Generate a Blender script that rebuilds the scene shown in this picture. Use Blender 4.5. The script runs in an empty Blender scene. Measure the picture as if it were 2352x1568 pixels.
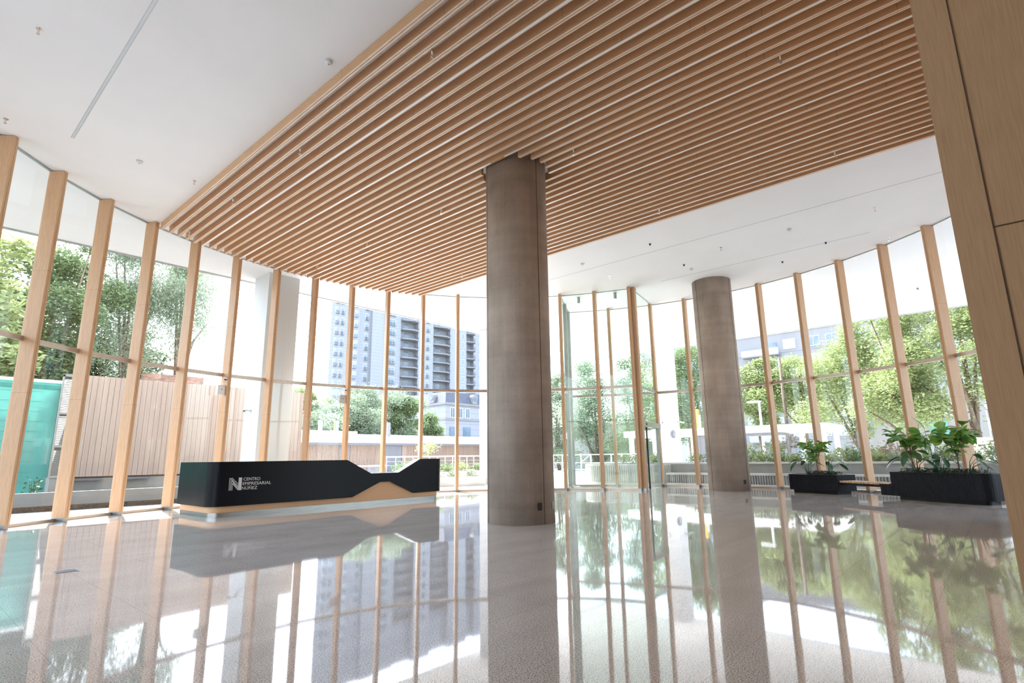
import bpy, bmesh, math, random
import numpy as np
from mathutils import Vector, Matrix
R = math.radians
sc = bpy.context.scene
COL = sc.collection
random.seed(7)

# ------------------------------------------------------------------ camera
# world: X runs along the reception desk, Y along the ceiling baffles, Z up
CAM_H = 1.1
pitch, roll, yaw = 0.207593, -0.014227, 0.8517
az = -yaw
n_ = (math.cos(az), -math.sin(az)); d_ = (math.sin(az), math.cos(az))
def to_uv(v):
    return Vector((v[0]*n_[0]+v[1]*n_[1], v[0]*d_[0]+v[1]*d_[1], v[2]))
cp, sp = math.cos(pitch), math.sin(pitch)
fw = Vector((0, cp, sp)); rt = Vector((1, 0, 0)); up = Vector((0, -sp, cp))
c_, s_ = math.cos(roll), math.sin(roll)
rt, up = c_*rt + s_*up, -s_*rt + c_*up
fw, rt, up = to_uv(fw), to_uv(rt), to_uv(up)
cam_d = bpy.data.cameras.new('camera'); cam = bpy.data.objects.new('camera', cam_d); COL.objects.link(cam)
M4 = Matrix((( rt.x, up.x, -fw.x, 0), (rt.y, up.y, -fw.y, 0), (rt.z, up.z, -fw.z, CAM_H), (0, 0, 0, 1)))
cam.matrix_world = M4
cam_d.sensor_width = 36; cam_d.sensor_fit = 'HORIZONTAL'; cam_d.lens = 1258.93/2352*36
cam_d.clip_start = 0.05; cam_d.clip_end = 600
sc.camera = cam

# ------------------------------------------------------------------ light
SUN_DIR = Vector((0.213, 1.0, 1.41)).normalized()       # towards the sun
world = bpy.data.worlds.new('sky'); sc.world = world; world.use_nodes = True
wn = world.node_tree; wn.nodes.clear()
wo = wn.nodes.new('ShaderNodeOutputWorld'); wb = wn.nodes.new('ShaderNodeBackground')
sky = wn.nodes.new('ShaderNodeTexSky'); sky.sky_type = 'NISHITA'; sky.sun_disc = False
sky.sun_elevation = R(54); sky.sun_rotation = R(12); sky.air_density = 1.0; sky.dust_density = 2.5; sky.ozone_density = 1.0
hs = wn.nodes.new('ShaderNodeHueSaturation'); hs.inputs['Saturation'].default_value = 0.75
wn.links.new(sky.outputs[0], hs.inputs['Color']); wn.links.new(hs.outputs[0], wb.inputs[0])
wb.inputs[1].default_value = 0.64
wn.links.new(wb.outputs[0], wo.inputs[0])
sun_d = bpy.data.lights.new('sun', 'SUN'); sun_d.energy = 8.0; sun_d.angle = R(0.53); sun_d.color = (1.0, 0.98, 0.95)
sun = bpy.data.objects.new('sun', sun_d); COL.objects.link(sun)
sun.rotation_euler = SUN_DIR.to_track_quat('Z', 'Y').to_euler()

sc.view_settings.view_transform = 'Standard'; sc.view_settings.look = 'None'
sc.view_settings.exposure = 1.0; sc.view_settings.gamma = 1.0
cy = sc.cycles
cy.max_bounces = 9; cy.diffuse_bounces = 6; cy.glossy_bounces = 4; cy.transmission_bounces = 4; cy.transparent_max_bounces = 24
cy.caustics_reflective = True; cy.caustics_refractive = False; cy.blur_glossy = 0.6
cy.sample_clamp_indirect = 6.0
cy.use_denoising = True

# ------------------------------------------------------------------ materials
def lin(r, g, b):
    f = lambda c: (c/255/12.92) if c/255 <= 0.04045 else ((c/255+0.055)/1.055)**2.4
    return (f(r), f(g), f(b), 1)
def new_mat(name):
    m = bpy.data.materials.new(name); m.use_nodes = True
    nt = m.node_tree; nt.nodes.clear()
    out = nt.nodes.new('ShaderNodeOutputMaterial')
    return m, nt, out
def N(nt, t, **kw):
    nd = nt.nodes.new(t)
    for k, v in kw.items(): setattr(nd, k, v)
    return nd
def pmat(name, col, rough=0.5, metal=0.0, spec=0.5, var=0.06, scale=(8, 8, 8), detail=3, bump=0.0, world_space=False, col2=None, joint=None):
    """principled surface whose colour wavers a little with a stretched noise"""
    m, nt, out = new_mat(name)
    bs = N(nt, 'ShaderNodeBsdfPrincipled'); nt.links.new(bs.outputs[0], out.inputs[0])
    bs.inputs['Roughness'].default_value = rough; bs.inputs['Metallic'].default_value = metal
    bs.inputs['Specular IOR Level'].default_value = spec
    if world_space: tc = N(nt, 'ShaderNodeNewGeometry').outputs['Position']
    else: tc = N(nt, 'ShaderNodeTexCoord').outputs['Object']
    mp = N(nt, 'ShaderNodeMapping'); mp.inputs['Scale'].default_value = scale
    nt.links.new(tc, mp.inputs['Vector'])
    nz = N(nt, 'ShaderNodeTexNoise'); nz.inputs['Scale'].default_value = 1.0; nz.inputs['Detail'].default_value = detail
    nt.links.new(mp.outputs[0], nz.inputs['Vector'])
    mx = N(nt, 'ShaderNodeMix', data_type='RGBA')
    c = Vector(col[:3])
    a = tuple(max(0, x*(1-2*var)) for x in c)+(1,) if col2 is None else col2
    b = tuple(min(1, x*(1+2*var)) for x in c)+(1,)
    mx.inputs[6].default_value = a; mx.inputs[7].default_value = b
    rmp = N(nt, 'ShaderNodeMapRange'); rmp.inputs[1].default_value = 0.3; rmp.inputs[2].default_value = 0.7
    nt.links.new(nz.outputs[0], rmp.inputs[0]); nt.links.new(rmp.outputs[0], mx.inputs[0])
    colour = mx.outputs[2]
    if joint:                                   # board ends: (axis, pitch, offset, width, shift each board)
        ax, pt, of, wd, rnd_ = joint
        sx = N(nt, 'ShaderNodeSeparateXYZ'); nt.links.new(tc, sx.inputs[0])
        ad = N(nt, 'ShaderNodeMath', operation='ADD'); nt.links.new(sx.outputs[ax], ad.inputs[0]); ad.inputs[1].default_value = 40*pt-of
        last = ad.outputs[0]
        if rnd_:
            oi = N(nt, 'ShaderNodeObjectInfo'); ml = N(nt, 'ShaderNodeMath', operation='MULTIPLY_ADD'); nt.links.new(oi.outputs['Random'], ml.inputs[0]); ml.inputs[1].default_value = pt; nt.links.new(last, ml.inputs[2]); last = ml.outputs[0]
        mo = N(nt, 'ShaderNodeMath', operation='MODULO'); mo.inputs[1].default_value = pt; nt.links.new(last, mo.inputs[0])
        lt = N(nt, 'ShaderNodeMath', operation='LESS_THAN'); lt.inputs[1].default_value = wd; nt.links.new(mo.outputs[0], lt.inputs[0])
        mj = N(nt, 'ShaderNodeMix', data_type='RGBA'); mj.inputs[7].default_value = tuple(x*0.3 for x in c)+(1,)
        nt.links.new(lt.outputs[0], mj.inputs[0]); nt.links.new(colour, mj.inputs[6]); colour = mj.outputs[2]
    nt.links.new(colour, bs.inputs['Base Color'])
    if bump:
        bp = N(nt, 'ShaderNodeBump'); bp.inputs['Strength'].default_value = bump; bp.inputs['Distance'].default_value = 0.01
        nt.links.new(nz.outputs[0], bp.inputs['Height']); nt.links.new(bp.outputs[0], bs.inputs['Normal'])
    return m
OAK = (0.60, 0.375, 0.21)
M = {}
M['oak'] = pmat('oak_upright', OAK, 0.5, var=0.06, scale=(110, 110, 5), detail=5, joint=(2, 2.3, 0.05, 0.003, False))
M['oak_y'] = pmat('oak_baffle', (0.62, 0.375, 0.205), 0.5, var=0.06, scale=(110, 5, 110), detail=5, joint=(1, 3.0, 0.0, 0.004, True))
M['oak_wall'] = pmat('oak_wall', (0.60, 0.37, 0.205), 0.5, var=0.05, scale=(120, 120, 5.0), detail=6)
M['oak_x'] = pmat('oak_desk', (0.713, 0.414, 0.218), 0.5, var=0.05, scale=(50, 50, 90), detail=4)
M['edge'] = pmat('pale_underside', (0.80, 0.64, 0.49), 0.45, var=0.04, scale=(90, 4, 90))  # strips under the baffles, set paler than the oak of their sides
M['groove'] = pmat('shadow_groove', (0.12, 0.07, 0.04), 0.9, var=0.05)
M['white'] = pmat('white_paint', (0.88, 0.88, 0.88), 0.75, spec=0.25, var=0.01, scale=(.6, .6, .6))
M['colpaint'] = pmat('matt_column_paint', (0.68, 0.69, 0.70), 0.8, spec=0.25, var=0.01, scale=(.6, .6, .6))
M['led'] = pmat('white_diffuser', (0.90, 0.90, 0.88), 0.4, var=0.01)
M['seam'] = pmat('ceiling_joint', (0.35, 0.35, 0.35), 0.9, var=0.03)
M['steel'] = pmat('brushed_steel', (0.36, 0.36, 0.35), 0.38, metal=1.0, var=0.05, scale=(3, 3, 80))
M['alu'] = pmat('bronze_aluminium', (0.55, 0.47, 0.40), 0.35, metal=0.55, var=0.03)
M['alugrey'] = pmat('grey_aluminium', (0.42, 0.45, 0.44), 0.4, metal=0.5, var=0.03)
M['black'] = pmat('black_satin', (0.005, 0.0055, 0.008), 0.30, var=0.1, scale=(40, 40, 40), spec=0.15)
M['blackrib'] = pmat('black_ribbed', (0.010, 0.011, 0.015), 0.42, var=0.1, spec=0.16)
M['dark'] = pmat('dark_plastic', (0.015, 0.015, 0.015), 0.5, var=0.05)
M['plastic'] = pmat('white_plastic', (0.78, 0.78, 0.76), 0.4, var=0.01)
M['chrome'] = pmat('chrome', (0.75, 0.72, 0.68), 0.15, metal=1.0, var=0.02)
M['bench'] = pmat('bench_timber', (0.60, 0.37, 0.22), 0.5, var=0.15, scale=(40, 40, 40))
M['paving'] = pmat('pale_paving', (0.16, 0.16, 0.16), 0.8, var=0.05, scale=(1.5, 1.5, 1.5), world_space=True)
M['paving_right'] = pmat('bounce_paving', (0.70, 0.70, 0.70), 0.8, var=0.04, scale=(1.5, 1.5, 1.5), world_space=True)  # unseen ground, whitened to bounce more light onto the far ceiling
M['street'] = pmat('asphalt', (0.176, 0.176, 0.176), 0.9, var=0.05, world_space=True)
M['conc'] = pmat('cast_concrete', (0.300, 0.300, 0.288), 0.85, var=0.06, scale=(1.2, 1.2, 3), detail=5, bump=0.1)
M['conclight'] = pmat('pale_concrete', (0.528, 0.512, 0.480), 0.85, var=0.05, scale=(1.2, 1.2, 3), detail=5)
M['soil'] = pmat('soil', (0.10, 0.075, 0.055), 0.95, var=0.25, scale=(20, 20, 20))
M['plank'] = pmat('pink_beige_boards', (0.409, 0.322, 0.273), 0.6, var=0.05, scale=(8, 8, 0.6))
M['clad'] = pmat('slatted_cladding', (0.300, 0.216, 0.168), 0.6, var=0.08, scale=(12, 12, 0.5))
M['brick'] = pmat('old_brick', (0.252, 0.150, 0.114), 0.9, var=0.2, scale=(4, 4, 14))
M['render'] = pmat('pale_render', (0.298, 0.302, 0.317), 0.85, var=0.03, scale=(.3, .3, .3))
M['render2'] = pmat('white_render', (0.284, 0.284, 0.284), 0.85, var=0.03, scale=(.3, .3, .3))
M['slate'] = pmat('slate_roof', (0.110, 0.121, 0.149), 0.7, var=0.1, scale=(3, 3, 3))
M['winglass'] = pmat('window_glass', (0.16, 0.22, 0.27), 0.12, var=0.2, scale=(.4, .4, .4), spec=0.8)
M['curtain'] = pmat('pale_blue_blind', (0.396, 0.475, 0.547), 0.5, var=0.08)
M['louvre'] = pmat('grey_louvre', (0.17, 0.18, 0.18), 0.6, var=0.03)
M['rail'] = pmat('dark_railing', (0.10, 0.11, 0.13), 0.5, var=0.05)
M['grey'] = pmat('grey_panel', (0.162, 0.168, 0.192), 0.6, var=0.03)
M['bark'] = pmat('bark', (0.17, 0.13, 0.10), 0.95, var=0.25, scale=(12, 12, 3), bump=0.3)
M['yellow'] = pmat('yellow_paint', (0.640, 0.368, 0.080), 0.5, var=0.03)
M['pink'] = pmat('pink_render', (0.360, 0.204, 0.186), 0.85, var=0.05)
M['teal_solid'] = pmat('teal_panel', (0.10, 0.38, 0.36), 0.6, var=0.05)

def column_mat():
    m, nt, out = new_mat('board_marked_concrete')
    bs = N(nt, 'ShaderNodeBsdfPrincipled'); nt.links.new(bs.outputs[0], out.inputs[0])
    bs.inputs['Roughness'].default_value = 0.75; bs.inputs['Specular IOR Level'].default_value = 0.3
    tc = N(nt, 'ShaderNodeTexCoord').outputs['Object']
    def noise(scale, detail):
        mp = N(nt, 'ShaderNodeMapping'); mp.inputs['Scale'].default_value = scale
        nt.links.new(tc, mp.inputs['Vector'])
        nz = N(nt, 'ShaderNodeTexNoise'); nz.inputs['Scale'].default_value = 1; nz.inputs['Detail'].default_value = detail
        nt.links.new(mp.outputs[0], nz.inputs['Vector']); return nz.outputs[0]
    big = noise((1.6, 1.6, 0.9), 5); band = noise((0.25, 0.25, 5.0), 3); rib = noise((26, 26, 0.5), 2); fine = noise((90, 90, 60), 2)
    def mad(a, k, b):
        md = N(nt, 'ShaderNodeMath', operation='MULTIPLY_ADD'); nt.links.new(a, md.inputs[0]); md.inputs[1].default_value = k
        if isinstance(b, float): md.inputs[2].default_value = b
        else: nt.links.new(b, md.inputs[2])
        return md.outputs[0]
    v = mad(big, 1.0, -0.4); v = mad(band, 0.4, v); v = mad(rib, 0.22, v); v = mad(fine, 0.45, v)
    cr = N(nt, 'ShaderNodeValToRGB'); nt.links.new(v, cr.inputs[0])
    cr.color_ramp.elements[0].position = 0.28; cr.color_ramp.elements[0].color = (0.235, 0.185, 0.15, 1)
    cr.color_ramp.elements[1].position = 0.95; cr.color_ramp.elements[1].color = (0.50, 0.415, 0.35, 1)
    nt.links.new(cr.outputs[0], bs.inputs['Base Color'])
    bp = N(nt, 'ShaderNodeBump'); bp.inputs['Strength'].default_value = 0.25; bp.inputs['Distance'].default_value = 0.01
    nt.links.new(v, bp.inputs['Height']); nt.links.new(bp.outputs[0], bs.inputs['Normal'])
    return m
M['column'] = column_mat()

def floor_mat():
    m, nt, out = new_mat('polished_granite')
    bs = N(nt, 'ShaderNodeBsdfPrincipled'); nt.links.new(bs.outputs[0], out.inputs[0])
    bs.inputs['Roughness'].default_value = 0.035; bs.inputs['IOR'].default_value = 1.65
    pos = N(nt, 'ShaderNodeNewGeometry').outputs['Position']
    nz = N(nt, 'ShaderNodeTexNoise'); nz.inputs['Scale'].default_value = 120; nz.inputs['Detail'].default_value = 3
    nt.links.new(pos, nz.inputs['Vector'])
    cr = N(nt, 'ShaderNodeValToRGB'); nt.links.new(nz.outputs[0], cr.inputs[0])
    e = cr.color_ramp.elements
    e[0].position = 0.36; e[0].color = (0.16, 0.135, 0.12, 1); e[1].position = 0.50; e[1].color = (0.66, 0.615, 0.58, 1)
    e2 = cr.color_ramp.elements.new(0.68); e2.color = (0.78, 0.745, 0.71, 1)
    nb = N(nt, 'ShaderNodeTexNoise'); nb.inputs['Scale'].default_value = 0.7; nb.inputs['Detail'].default_value = 4
    mpb = N(nt, 'ShaderNodeMapping'); mpb.inputs['Scale'].default_value = (1, 3.5, 1); mpb.inputs['Rotation'].default_value = (0, 0, 0.6)
    nt.links.new(pos, mpb.inputs[0]); nt.links.new(mpb.outputs[0], nb.inputs['Vector'])
    hv = N(nt, 'ShaderNodeMapRange'); hv.inputs[1].default_value = 0.3; hv.inputs[2].default_value = 0.7; hv.inputs[3].default_value = 0.9; hv.inputs[4].default_value = 1.08
    nt.links.new(nb.outputs[0], hv.inputs[0])
    mul = N(nt, 'ShaderNodeMix', data_type='RGBA', blend_type='MULTIPLY'); mul.inputs[0].default_value = 1
    nt.links.new(cr.outputs[0], mul.inputs[6]); nt.links.new(hv.outputs[0], mul.inputs[7])
    sx = N(nt, 'ShaderNodeSeparateXYZ'); nt.links.new(pos, sx.inputs[0])
    def joint(o, off, pitch_):
        a = N(nt, 'ShaderNodeMath', operation='ADD'); a.inputs[1].default_value = -off + 100*pitch_; nt.links.new(o, a.inputs[0])
        b = N(nt, 'ShaderNodeMath', operation='MODULO'); b.inputs[1].default_value = pitch_; nt.links.new(a.outputs[0], b.inputs[0])
        c = N(nt, 'ShaderNodeMath', operation='LESS_THAN'); c.inputs[1].default_value = 0.003; nt.links.new(b.outputs[0], c.inputs[0])
        return c.outputs[0]
    jx = joint(sx.outputs[0], 0.818, 0.676); jy = joint(sx.outputs[1], 0.53, 0.755)
    mxj = N(nt, 'ShaderNodeMath', operation='MAXIMUM'); nt.links.new(jx, mxj.inputs[0]); nt.links.new(jy, mxj.inputs[1])
    fin = N(nt, 'ShaderNodeMix', data_type='RGBA'); nt.links.new(mxj.outputs[0], fin.inputs[0]); nt.links.new(mul.outputs[2], fin.inputs[6])
    fin.inputs[7].default_value = (0.33, 0.30, 0.28, 1)
    nt.links.new(fin.outputs[2], bs.inputs['Base Color'])
    # each slab is laid a hair out of level, which wobbles the reflections
    nw = N(nt, 'ShaderNodeTexNoise'); nw.inputs['Scale'].default_value = 1.1; nw.inputs['Detail'].default_value = 1
    nt.links.new(pos, nw.inputs['Vector'])
    bp = N(nt, 'ShaderNodeBump'); bp.inputs['Strength'].default_value = 0.06; bp.inputs['Distance'].default_value = 0.02
    nt.links.new(nw.outputs[0], bp.inputs['Height']); nt.links.new(bp.outputs[0], bs.inputs['Normal'])
    return m
M['floor'] = floor_mat()

def glass_mat(name, tint, f0=0.045):
    m, nt, out = new_mat(name)
    tr = N(nt, 'ShaderNodeBsdfTransparent'); tr.inputs[0].default_value = tint
    gl = N(nt, 'ShaderNodeBsdfGlossy'); gl.inputs['Roughness'].default_value = 0.0; gl.inputs[0].default_value = (0.95, 1, 0.98, 1)
    lw = N(nt, 'ShaderNodeLayerWeight'); lw.inputs[0].default_value = 0.5
    pw = N(nt, 'ShaderNodeMath', operation='POWER'); pw.inputs[1].default_value = 4.0; nt.links.new(lw.outputs['Facing'], pw.inputs[0])
    ma = N(nt, 'ShaderNodeMath', operation='MULTIPLY_ADD'); ma.inputs[1].default_value = 0.7; ma.inputs[2].default_value = f0
    nt.links.new(pw.outputs[0], ma.inputs[0])
    mx = N(nt, 'ShaderNodeMixShader'); nt.links.new(ma.outputs[0], mx.inputs[0]); nt.links.new(tr.outputs[0], mx.inputs[1]); nt.links.new(gl.outputs[0], mx.inputs[2])
    nt.links.new(mx.outputs[0], out.inputs[0])
    return m
M['glass'] = glass_mat('clear_glass', (0.985, 0.995, 0.99, 1), 0.022)
M['glassgreen'] = glass_mat('greenish_glass', (0.94, 0.975, 0.96, 1), 0.03)

def leaf_mat(name, c1, c2, trans=0.35, rough=0.5, scale=3.0):
    m, nt, out = new_mat(name)
    tc = N(nt, 'ShaderNodeTexCoord').outputs['Object']
    nz = N(nt, 'ShaderNodeTexNoise'); nz.inputs['Scale'].default_value = scale; nz.inputs['Detail'].default_value = 3
    nt.links.new(tc, nz.inputs['Vector'])
    mr = N(nt, 'ShaderNodeMapRange'); mr.inputs[1].default_value = 0.32; mr.inputs[2].default_value = 0.68; nt.links.new(nz.outputs[0], mr.inputs[0])
    mx = N(nt, 'ShaderNodeMix', data_type='RGBA'); mx.inputs[6].default_value = (*c1, 1); mx.inputs[7].default_value = (*c2, 1)
    nt.links.new(mr.outputs[0], mx.inputs[0])
    bs = N(nt, 'ShaderNodeBsdfPrincipled'); bs.inputs['Roughness'].default_value = rough; bs.inputs['Specular IOR Level'].default_value = 0.4
    nt.links.new(mx.outputs[2], bs.inputs['Base Color'])
    if trans:
        tl = N(nt, 'ShaderNodeBsdfTranslucent'); nt.links.new(mx.outputs[2], tl.inputs[0])
        ms = N(nt, 'ShaderNodeMixShader'); ms.inputs[0].default_value = trans
        nt.links.new(bs.outputs[0], ms.inputs[1]); nt.links.new(tl.outputs[0], ms.inputs[2]); nt.links.new(ms.outputs[0], out.inputs[0])
    else: nt.links.new(bs.outputs[0], out.inputs[0])
    return m
M['leaf_a'] = leaf_mat('leaf_mid_green', (0.110, 0.169, 0.072), (0.242, 0.328, 0.155))
M['leaf_b'] = leaf_mat('leaf_yellow_green', (0.204, 0.273, 0.100), (0.406, 0.464, 0.222))
M['leaf_c'] = leaf_mat('leaf_grey_green', (0.164, 0.231, 0.144), (0.349, 0.415, 0.295))
M['leaf_d'] = leaf_mat('leaf_dark_green', (0.025, 0.055, 0.018), (0.080, 0.135, 0.045))
M['leaf_fig'] = leaf_mat('leaf_fig', (0.090, 0.234, 0.036), (0.306, 0.522, 0.108), 0.25, 0.35, 6)
M['leaf_tall'] = leaf_mat('leaf_strelitzia', (0.030, 0.090, 0.045), (0.068, 0.165, 0.075), 0.12, 0.3, 4)
M['leaf_cover'] = leaf_mat('leaf_ground_cover', (0.012, 0.035, 0.012), (0.05, 0.10, 0.035), 0.15, 0.45, 20)
M['leaf_pink'] = leaf_mat('leaf_dry_pink', (0.300, 0.180, 0.120), (0.432, 0.348, 0.252), 0.3)
M['teal'] = leaf_mat('teal_shade_cloth', (0.20, 0.52, 0.47), (0.27, 0.60, 0.54), 0.5, 0.8, 0.8)

# ------------------------------------------------------------------ builders
class MB:
    """collects shapes and links them as one mesh object"""
    def __init__(s): s.v = []; s.f = []; s.mi = []; s.cur = 0
    def add(s, vs, fs):
        o = len(s.v); s.v += [tuple(p) for p in vs]
        for f in fs: s.f.append(tuple(i+o for i in f)); s.mi.append(s.cur)
        return s
    def box(s, x0, x1, y0, y1, z0, z1):
        return s.add([(x0,y0,z0),(x1,y0,z0),(x1,y1,z0),(x0,y1,z0),(x0,y0,z1),(x1,y0,z1),(x1,y1,z1),(x0,y1,z1)],
                     [(0,3,2,1),(4,5,6,7),(0,1,5,4),(1,2,6,5),(2,3,7,6),(3,0,4,7)])
    def obox(s, c, ax, ay, hx, hy, z0, z1):
        """box with plan axes ax, ay and half sizes hx, hy round the plan point c"""
        P = []
        for z in (z0, z1):
            for a, b in ((-1,-1),(1,-1),(1,1),(-1,1)):
                P.append((c[0]+ax[0]*hx*a+ay[0]*hy*b, c[1]+ax[1]*hx*a+ay[1]*hy*b, z))
        return s.add(P, [(0,3,2,1),(4,5,6,7),(0,1,5,4),(1,2,6,5),(2,3,7,6),(3,0,4,7)])
    def prism(s, poly, z0, z1):
        k = len(poly); vs = [(x, y, z0) for x, y in poly]+[(x, y, z1) for x, y in poly]
        return s.add(vs, [tuple(range(k))[::-1], tuple(range(k, 2*k))]+[(i, (i+1) % k, k+(i+1) % k, k+i) for i in range(k)])
    def seg(s, a, b, w, z0, z1):
        """upright slab of thickness w between the plan points a and b"""
        a = Vector(a[:2]); b = Vector(b[:2]); t = (b-a).normalized(); nn = Vector((-t.y, t.x))*w/2
        return s.prism([a-nn, b-nn, b+nn, a+nn], z0, z1)
    def tube(s, pts, r, k=8):
        pts = [Vector(p) for p in pts]; rr = r if isinstance(r, (list, tuple)) else [r]*len(pts); rings = []
        for i, p in enumerate(pts):
            t = (pts[min(i+1, len(pts)-1)]-pts[max(i-1, 0)]).normalized()
            a = t.orthogonal().normalized() if i == 0 else (rings_a - t*rings_a.dot(t)).normalized()
            rings_a = a; b = t.cross(a)
            rings.append([p+(a*math.cos(2*math.pi*j/k)+b*math.sin(2*math.pi*j/k))*rr[i] for j in range(k)])
        vs = [q for rg in rings for q in rg]; fs = []
        for i in range(len(pts)-1):
            for j in range(k): fs.append((i*k+j, i*k+(j+1) % k, (i+1)*k+(j+1) % k, (i+1)*k+j))
        fs += [tuple(range(k))[::-1], tuple((len(pts)-1)*k+j for j in range(k))]
        return s.add(vs, fs)
    def lathe(s, prof, c=(0, 0, 0), k=20, axis=None):
        """prof: (radius, height) pairs"""
        vs = []; fs = []
        q = Matrix.Identity(3) if axis is None else Vector(axis).to_track_quat('Z', 'Y').to_matrix()
        for r, z in prof:
            for j in range(k):
                vs.append(Vector(c)+q @ Vector((r*math.cos(2*math.pi*j/k), r*math.sin(2*math.pi*j/k), z)))
        m = len(prof)
        for i in range(m-1):
            for j in range(k): fs.append((i*k+j, i*k+(j+1) % k, (i+1)*k+(j+1) % k, (i+1)*k+j))
        fs += [tuple(range(k))[::-1], tuple((m-1)*k+j for j in range(k))]
        return s.add(vs, fs)
    def build(s, name, mats, parent=None, smooth=False, bevel=0.0, loc=None, auto=None):
        me = bpy.data.meshes.new(name); me.from_pydata(s.v, [], s.f); me.update()
        if not isinstance(mats, (list, tuple)): mats = [mats]
        for m in mats: me.materials.append(m)
        if len(mats) > 1:
            for p, i in zip(me.polygons, s.mi): p.material_index = i
        bm = bmesh.new(); bm.from_mesh(me); bmesh.ops.recalc_face_normals(bm, faces=bm.faces); bm.to_mesh(me); bm.free()
        if smooth:
            for p in me.polygons: p.use_smooth = len(p.vertices) == 4
        if auto:
            for p in me.polygons: p.use_smooth = True
            me.set_sharp_from_angle(angle=R(auto))
        o = bpy.data.objects.new(name, me); COL.objects.link(o)
        if parent is not None: o.parent = parent
        if loc is not None: o.location = loc
        if bevel:
            b = o.modifiers.new('edge', 'BEVEL'); b.width = bevel; b.segments = 2; b.limit_method = 'ANGLE'; b.angle_limit = R(40)
        return o
def tag(o, label=None, cat=None, group=None, kind=None):
    if label: o['label'] = label
    if cat: o['category'] = cat
    if group: o['group'] = group
    if kind: o['kind'] = kind
    return o
def thing(name, label, cat, loc=(0, 0, 0), rz=0.0, group=None, kind=None):
    o = bpy.data.objects.new(name, None); COL.objects.link(o); o.location = loc; o.rotation_euler = (0, 0, rz)
    o.empty_display_size = 0.1
    return tag(o, label, cat, group, kind)
KIDS = {}
def children(o): return [c for c in bpy.data.objects if c.parent == o]
def copy_tree(o, parent=None):
    c = o.copy(); COL.objects.link(c); c.parent = parent
    for ch in children(o): copy_tree(ch, c)
    return c
ORD = ['first','second','third','fourth','fifth','sixth','seventh','eighth','ninth','tenth','eleventh','twelfth','thirteenth','fourteenth','fifteenth',
       'sixteenth','seventeenth','eighteenth','nineteenth','twentieth','twenty-first','twenty-second','twenty-third','twenty-fourth','twenty-fifth',
       'twenty-sixth','twenty-seventh','twenty-eighth','twenty-ninth','thirtieth','thirty-first','thirty-second','thirty-third','thirty-fourth',
       'thirty-fifth','thirty-sixth','thirty-seventh','thirty-eighth','thirty-ninth','fortieth']

# ------------------------------------------------------------------ the room shell
HC = 6.713
C1 = Vector((7.541, 6.469)); R1 = 8.819; TH1 = [139.61-7.775*k for k in range(-3, 17)]
C2 = Vector((9.135, 6.768)); R2 = 9.703; TH2 = [33.5, 24.3, 15.0, 7.6, -0.1, -7.8, -15.45, -23.2, -30.9, -38.45, -46.1, -53.8, -61.5]
def arc(c, r, th): return Vector((c.x+r*math.cos(R(th)), c.y+r*math.sin(R(th))))
DEP = 0.285                         # depth of a window post
floor_b = MB().box(-9, 34, -9, 17.6, -0.3, 0.0)
# floor of the lobby, with the two curved glass walls as its rim
poly = [(-1.6, -6.2), (12, -6.2), (12, -3)]
poly = [(-1.6, -6.2), (13.9, -4.5)]
poly += [tuple(arc(C2, R2+0.32, t)) for t in np.arange(-62, 33.6, 2.0)]
poly += [tuple(arc(C1, R1+0.32, t)) for t in np.arange(32, 163, 2.0)]
poly += [(-1.6, 8.6)]
tag(MB().prism(poly, -0.25, 0.0).build('floor', M['floor']), kind='structure')
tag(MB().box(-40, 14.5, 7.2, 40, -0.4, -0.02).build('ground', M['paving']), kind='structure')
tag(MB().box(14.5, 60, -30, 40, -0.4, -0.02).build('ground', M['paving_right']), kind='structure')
tag(MB().box(-250, 300, -120, 300, -0.9, -0.42).build('street', M['street']), kind='structure')
cl = MB().box(-4.5, 27.5, -9, 17.33, HC, HC+0.35)
tag(cl.build('ceiling', M['white']), kind='structure')
tr_ = MB().box(-4.5, 27.55, 17.33, 17.43, HC-0.03, HC+0.6); tr_.box(27.5, 27.6, -9, 17.33, HC-0.03, HC+0.6)
tag(tr_.build('trim_1', M['alugrey']), kind='structure')
tag(MB().box(13.635, 13.647, -1.5, 10.4, HC-0.002, HC+0.001).build('trim_2', M['seam']), kind='structure')
tag(MB().box(16.31, 16.322, 1.8, 7.7, HC-0.002, HC+0.001).build('trim_3', M['seam']), kind='structure')
# building above the overhang: a glazed front flush with its edge
M['tower'] = pmat('mirror_facade', (0.62, 0.66, 0.70), 0.06, metal=1.0, var=0.02)
tag(MB().box(-4.4, 27.45, -12, 17.30, HC+0.36, 46).build('wall_upper', M['tower']), kind='structure')
# core wall on the right, clad in oak panels with shadow joints
w = MB().box(3.5, 12.0, -6.2, 0.03, 0, HC)
wr = w.build('wall_right', M['oak_wall']); tag(wr, kind='structure')
j = MB()
j.box(3.496, 3.51, -0.126, -0.120, 0, HC)
for y in (-1.35, -2.58, -3.8): j.box(3.496, 3.51, y, y+.006, 0, HC)
for z in (2.18, 4.45): j.box(3.496, 3.51, -6.2, -0.12, z, z+0.006)
tag(j.build('trim_4', M['groove']), kind='structure')
tag(MB().box(-1.9, 3.5, -6.4, -6.2, 0, HC).build('wall_back', M['white']), kind='structure')

tag(MB().box(-1.9, -1.6, -6.2, 4.6, 0, HC).build('wall_left', M['white']), kind='structure')

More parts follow.
